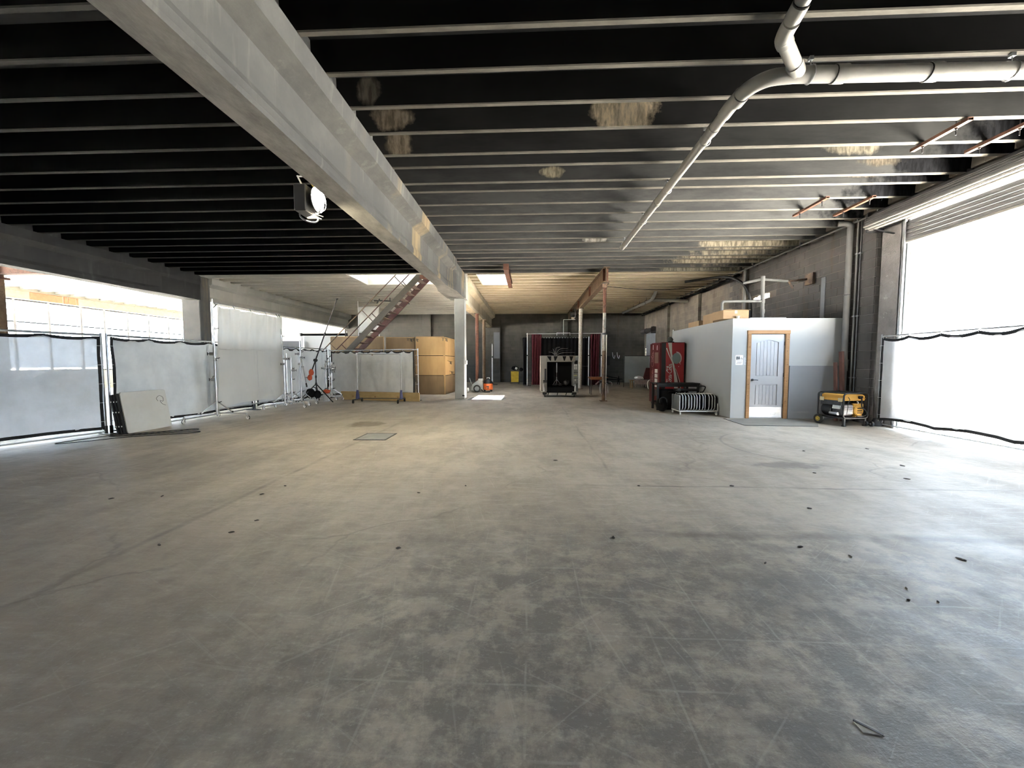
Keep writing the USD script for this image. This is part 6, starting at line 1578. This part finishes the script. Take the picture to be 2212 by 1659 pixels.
def drape(label, x0, x1, y, z0, z1, mat, folds, name='curtain', amp=0.06, cat='curtain'):
    t = Thing(name, label, cat)
    t.part('cloth', grid(lambda U, V: np.stack([x0 + (x1 - x0) * U + 0.02 * np.sin(4 * V + 9 * U), y + amp * np.sin(2 * np.pi * folds * U + 1.5 * (1 - V)) * (1.1 - 0.3 * V), z0 + (z1 - z0) * V], -1), int(folds * 10), 10, 0.006), mat, smooth=60)
    t.part('heading', grid(lambda U, V: np.stack([x0 + (x1 - x0) * U, y - 0.012 + amp * np.sin(2 * np.pi * folds * U) * 0.8, z1 - 0.06 + 0.07 * V], -1), int(folds * 10), 1, 0.012), mat)
    return t
velvet = worn('red_velvet', (0.10, 0.007, 0.014), (0.07, 0.005, 0.010), 0.8, 5.0, bump=0)
drape('dark red curtain at the left end of the stage frame', 0.16, 0.72, 22.15, 0.06, 2.93, velvet, 4)
drape('dark red curtain at the right end of the stage frame', 3.50, 4.02, 22.15, 0.06, 2.93, velvet, 4)
bd = drape('wide black cloth hung between the two red curtains', 0.60, 3.55, 22.5, 0.02, 2.74, M['black_matte'], 12, 'black_backdrop', 0.04, 'backdrop')
for k in range(19):
    bd.part('grommet', ring((0.72 + 0.152 * k, 22.42, 2.76), 0.018, 0.007, 'y', 10, 5), M['white_plastic'])
bd.part('cross_tube', cyl((0.55, 22.40, 1.12), (3.5, 22.40, 1.12), 0.012, 8), M['dark_steel'])
t = Thing('stage_frame', 'thin white pole frame carrying the red curtains', 'frame')
for x, yy, hh, nm in ((-0.09, 22.0, 3.0, 'a'), (4.10, 22.0, 3.0, 'b'), (3.40, 22.1, 2.80, 'c')):
    p = t.part('pole', cyl((x, yy, 0.0), (x, yy, hh), 0.028, 10), M['white_plastic'], smooth=30)
    t.part('pole_joint', cyl((x, yy, 1.70), (x, yy, 1.76), 0.034, 10), M['black'], parent=p)
    t.part('pole_foot', box(x - 0.22, yy - 0.22, 0.0, x + 0.22, yy + 0.22, 0.012), M['black'])
t.part('crossbar', cyl((-0.15, 22.0, 2.95), (4.15, 22.0, 2.98), 0.014, 8), M['white_plastic'], smooth=30)
t.part('hook_bar', join(*[cyl(a, b, 0.013, 6) for a, b in (((1.58, 22.0, 3.02), (2.32, 22.0, 3.02)), ((1.58, 22.0, 2.86), (1.58, 22.0, 3.02)), ((2.32, 22.0, 2.86), (2.32, 22.0, 3.02)), ((1.95, 22.0, 2.88), (1.95, 22.0, 3.75)), ((1.95, 22.0, 3.75), (2.62, 22.0, 3.75)))]), M['white_plastic'], label='white pipe bracket above the crossbar')
drape('narrow black cloth beside the left white pole', -0.34, -0.10, 22.2, 0.05, 2.75, M['black_matte'], 2, 'black_leg_curtain')
t = Thing('spot_lamp', 'dark round lamp hung from the far end of the rusty I-beam', 'lamp', (2.30, 20.4, 3.85))
t.part('body', lathe([(0, -0.16), (0.12, -0.14), (0.16, 0.0), (0.12, 0.14), (0, 0.17)], 18, 'x'), M['black'], smooth=40)
t.part('yoke', ring((0.1, 0, 0.0), 0.18, 0.014, 'x', 16), M['steel'])
t.part('clamp', box(0.04, -0.05, 0.16, 0.16, 0.05, 0.28, 0.01), M['black'])
t.part('barn_flap', box(-0.10, -0.1, -0.26, 0.06, -0.06, -0.16, 0.004), worn('flap_tan', (0.40, 0.34, 0.26), None, 0.6))
t = Thing('white_pole', 'white upright tube on a dark stand near the dull steel post', 'pole', (-2.18, 23.0, 0))
t.part('tube', cyl((0, 0, 0.12), (0, 0, 2.44), 0.040, 12), M['white_plastic'], smooth=30)
t.part('joint', cyl((0, 0, 1.62), (0, 0, 1.70), 0.046, 12), M['black'])
t.part('stand', join(box(-0.3, -0.2, 0, 0.3, 0.2, 0.02), cyl((0, 0, 0.0), (0, 0, 0.14), 0.05, 10)), M['black'])
t = Thing('white_stick', 'pale stick leaning on the right wall beside the far roller shutter', 'stick')
t.part('shaft', bar((7.25, 20.4, 0.0), (7.59, 20.7, 3.05), 0.09, 0.03), M['girder_white'])
t.part('shaft', bar((7.32, 20.2, 0.0), (7.59, 20.3, 2.3), 0.06, 0.03), M['girder_white'])
t = Thing('hanging_sheet', 'large blue-grey sheet hung on a frame behind the fringed low table', 'panel')
t.part('sheet', grid(lambda U, V: np.stack([5.16 + 1.30 * U, 21.0 + 0.03 * np.sin(6 * U + 3 * V), 0.25 + 1.42 * V], -1), 16, 8, 0.006), worn('sheet_bluegrey', (0.30, 0.33, 0.34), (0.25, 0.28, 0.29), 0.8, 1.5), smooth=60)
t.part('top_tube', cyl((5.10, 21.0, 1.69), (6.52, 21.0, 1.69), 0.02, 8), M['black'])
for x in (5.12, 6.50):
    t.part('leg', cyl((x, 21.0, 0), (x, 21.0, 1.69), 0.016, 8), M['black'])
t = Thing('low_table', 'low table under a pinkish-grey cloth with a ragged fringe', 'table')
fm = worn('fringed_cloth', (0.34, 0.29, 0.31), (0.25, 0.19, 0.20), 0.9, 8.0)
t.part('top', box(5.25, 19.95, 0.40, 6.50, 20.45, 0.44, 0.005), M['ply_dark'])
t.part('cloth', join(box(5.40, 19.90, 0.435, 6.45, 20.47, 0.45, 0.004), box(5.40, 19.895, 0.22, 6.45, 19.91, 0.45)), fm)
for k in range(12):
    x = 5.43 + k * 0.088
    t.part('fringe', hull([(x - 0.028, 19.893, 0.24), (x + 0.028, 19.893, 0.24), (x + 0.012, 19.89, 0.08 + 0.03 * (k % 3)), (x - 0.012, 19.905, 0.08 + 0.03 * (k % 3)), (x, 19.912, 0.24), (x, 19.90, 0.1)]), fm)
for x in (5.30, 6.42):
    for y in (20.0, 20.38):
        t.part('leg', box(x, y, 0, x + 0.05, y + 0.05, 0.40), M['ply_dark'])
t = Thing('pillow', 'bright white crumpled pillow on the fringed low table', 'pillow')
t.part('cushion', blob((5.68, 20.15, 0.545), (0.22, 0.15, 0.10), 3, 0.25, 6, 2.5), plain('pillow_white', (0.86, 0.86, 0.88), 0.8), smooth=True)
t.part('corner', blob((5.86, 20.10, 0.50), (0.07, 0.07, 0.05), 2, 0.2, 7), M['white_plastic'], smooth=True)
t = Thing('red_armchair', 'dark red chair half hidden behind the vending machine', 'chair')
dr = worn('dark_red_seat', (0.10, 0.025, 0.025), (0.07, 0.02, 0.02), 0.8)
t.part('seat', box(6.15, 20.60, 0.28, 6.8, 20.95, 0.45, 0.03), dr)
t.part('backrest', hull([(6.10, 20.90, 0.40), (6.75, 20.90, 0.40), (6.10, 20.98, 0.40), (6.75, 20.98, 0.40), (6.28, 20.93, 1.05), (6.75, 20.93, 1.05), (6.28, 20.98, 1.05), (6.75, 20.98, 1.05)]), dr)
for x in (6.18, 6.72):
    t.part('leg', box(x, 20.62, 0, x + 0.05, 20.67, 0.28), M['black'])
    t.part('leg', box(x, 20.88, 0, x + 0.05, 20.93, 0.28), M['black'])
t = Thing('monitor_stand', 'black flat screen on a stand in the dark back right corner', 'screen', (4.75, 24.2, 0))
t.part('screen', box(-0.28, -0.03, 1.15, 0.28, 0.03, 1.72, 0.012), M['black'])
t.part('mast', cyl((0, 0.03, 0.05), (0, 0.03, 1.3), 0.025, 10), M['black'])
t.part('base', join(bar((-0.35, -0.2, 0.02), (0.35, 0.2, 0.02), 0.05, 0.04), bar((-0.35, 0.2, 0.02), (0.35, -0.2, 0.02), 0.05, 0.04)), M['black'])
t = Thing('dark_trestle', 'dark slanted trestle and boards lying in the back right corner', 'trestle', (5.1, 23.6, 0))
t.part('board', bar((-0.55, 0, 0.55), (0.55, 0.0, 0.32), 0.25, 0.04), M['black_matte'])
t.part('board', bar((-0.5, 0.1, 0.30), (0.45, 0.1, 0.28), 0.3, 0.04), M['black_matte'])
for x in (-0.4, 0.35):
    t.part('leg', join(bar((x, -0.2, 0), (x, 0, 0.5), 0.04, 0.04, (1, 0, 0)), bar((x, 0.25, 0), (x, 0, 0.5), 0.04, 0.04, (1, 0, 0))), M['black_matte'])
t = Thing('white_loops', 'two pale bent hooks on the wall in the dark back right corner', 'hook')
for x in (5.55, 5.85):
    t.part('hook', tube(curve([(x, 25.9, 2.0), (x + 0.02, 25.85, 1.75), (x + 0.10, 25.82, 1.60), (x + 0.16, 25.85, 1.8)], 5), 0.02, 6), M['white_plastic'])

# ---------------------------------------------------------------- small things on the floor
t = Thing('floor_hatch', 'flat grey steel hatch plate set in the floor near the oil stain', 'hatch')
t.part('plate', tf(box(-0.26, -0.29, 0, 0.26, 0.29, 0.006, 0.002), rz(0.02), (-2.78, 6.83, 0.0)), worn('hatch_steel', (0.30, 0.31, 0.31), (0.24, 0.25, 0.25), 0.5, 5.0, metal=0.3))
t.part('frame', join(*[tf(b_, rz(0.02), (-2.78, 6.83, 0)) for b_ in (box(-0.285, -0.315, 0, 0.285, -0.29, 0.008), box(-0.285, 0.29, 0, 0.285, 0.315, 0.008), box(-0.285, -0.29, 0, -0.26, 0.29, 0.008), box(0.26, -0.29, 0, 0.285, 0.29, 0.008))]), M['dark_steel'])
scrap = Thing('paper_scrap', 'pale torn scrap of card lying on the bare floor in the right foreground', 'scrap', (1.26, 1.41, 0))
scrap.part('card', prism([(-0.03, -0.018), (0.035, -0.03), (0.028, 0.0), (-0.012, 0.034), (-0.028, 0.03)], 0.003, 'xy', 0.001), worn('scrap', (0.50, 0.48, 0.44), (0.40, 0.38, 0.35), 0.8, 20))
scrap.part('folded_edge', bar((-0.028, 0.03, 0.004), (0.033, -0.028, 0.004), 0.008, 0.004), M['dark_steel'])
chip_m = worn('debris_dark', (0.10, 0.09, 0.08), (0.055, 0.05, 0.048), 0.9, 30.0)
CH = [(-0.95, 2.7, 0.03), (-2.33, 3.13, 0.03), (-2.37, 2.9, 0.035), (-2.74, 2.67, 0.035), (2.61, 3.62, 0.03), (2.98, 2.71, 0.045), (2.25, 2.72, 0.025), (0.37, 5.27, 0.05), (-0.69, 4.13, 0.03), (-1.14, 3.88, 0.03), (-2.67, 4.04, 0.03), (-2.74, 3.77, 0.035), (-4.15, 3.58, 0.035), (-3.71, 3.67, 0.03), (2.27, 2.34, 0.016), (2.17, 2.22, 0.014), (2.32, 2.21, 0.014), (1.21, 4.21, 0.025), (2.23, 4.25, 0.035), (0.66, 2.94, 0.03), (2.0, 2.85, 0.03), (1.6, 2.6, 0.018), (4.4, 4.6, 0.05), (4.9, 5.2, 0.06), (5.3, 6.2, 0.05), (4.2, 6.0, 0.04), (3.5, 4.8, 0.03)]
p0 = None
for k, (x, y, s) in enumerate(CH):
    if p0 is None:
        p0 = Thing('debris_flake', 'small dark flake of debris lying loose on the open concrete floor', 'debris', (x, y, 0), 0.3, 'dark flakes scattered over the open floor')
        v, f = blob((0, 0, 0.004), (0.62 * s, 0.42 * s, 0.006), 1, 0.6, 3, 3.0)
        v[:, 2] = np.maximum(v[:, 2], 0.0)
        p0.part('flake', (v, f), chip_m); p0.s = s
    else:
        x_ = p0.copy('small dark flake of debris lying loose on the open concrete floor', (x, y, 0), RNG.uniform(0, 3.1))
        x_.AddScaleOp().Set(Gf.Vec3f(s / 0.03, s / 0.03 * RNG.uniform(0.5, 0.9), 1.0))
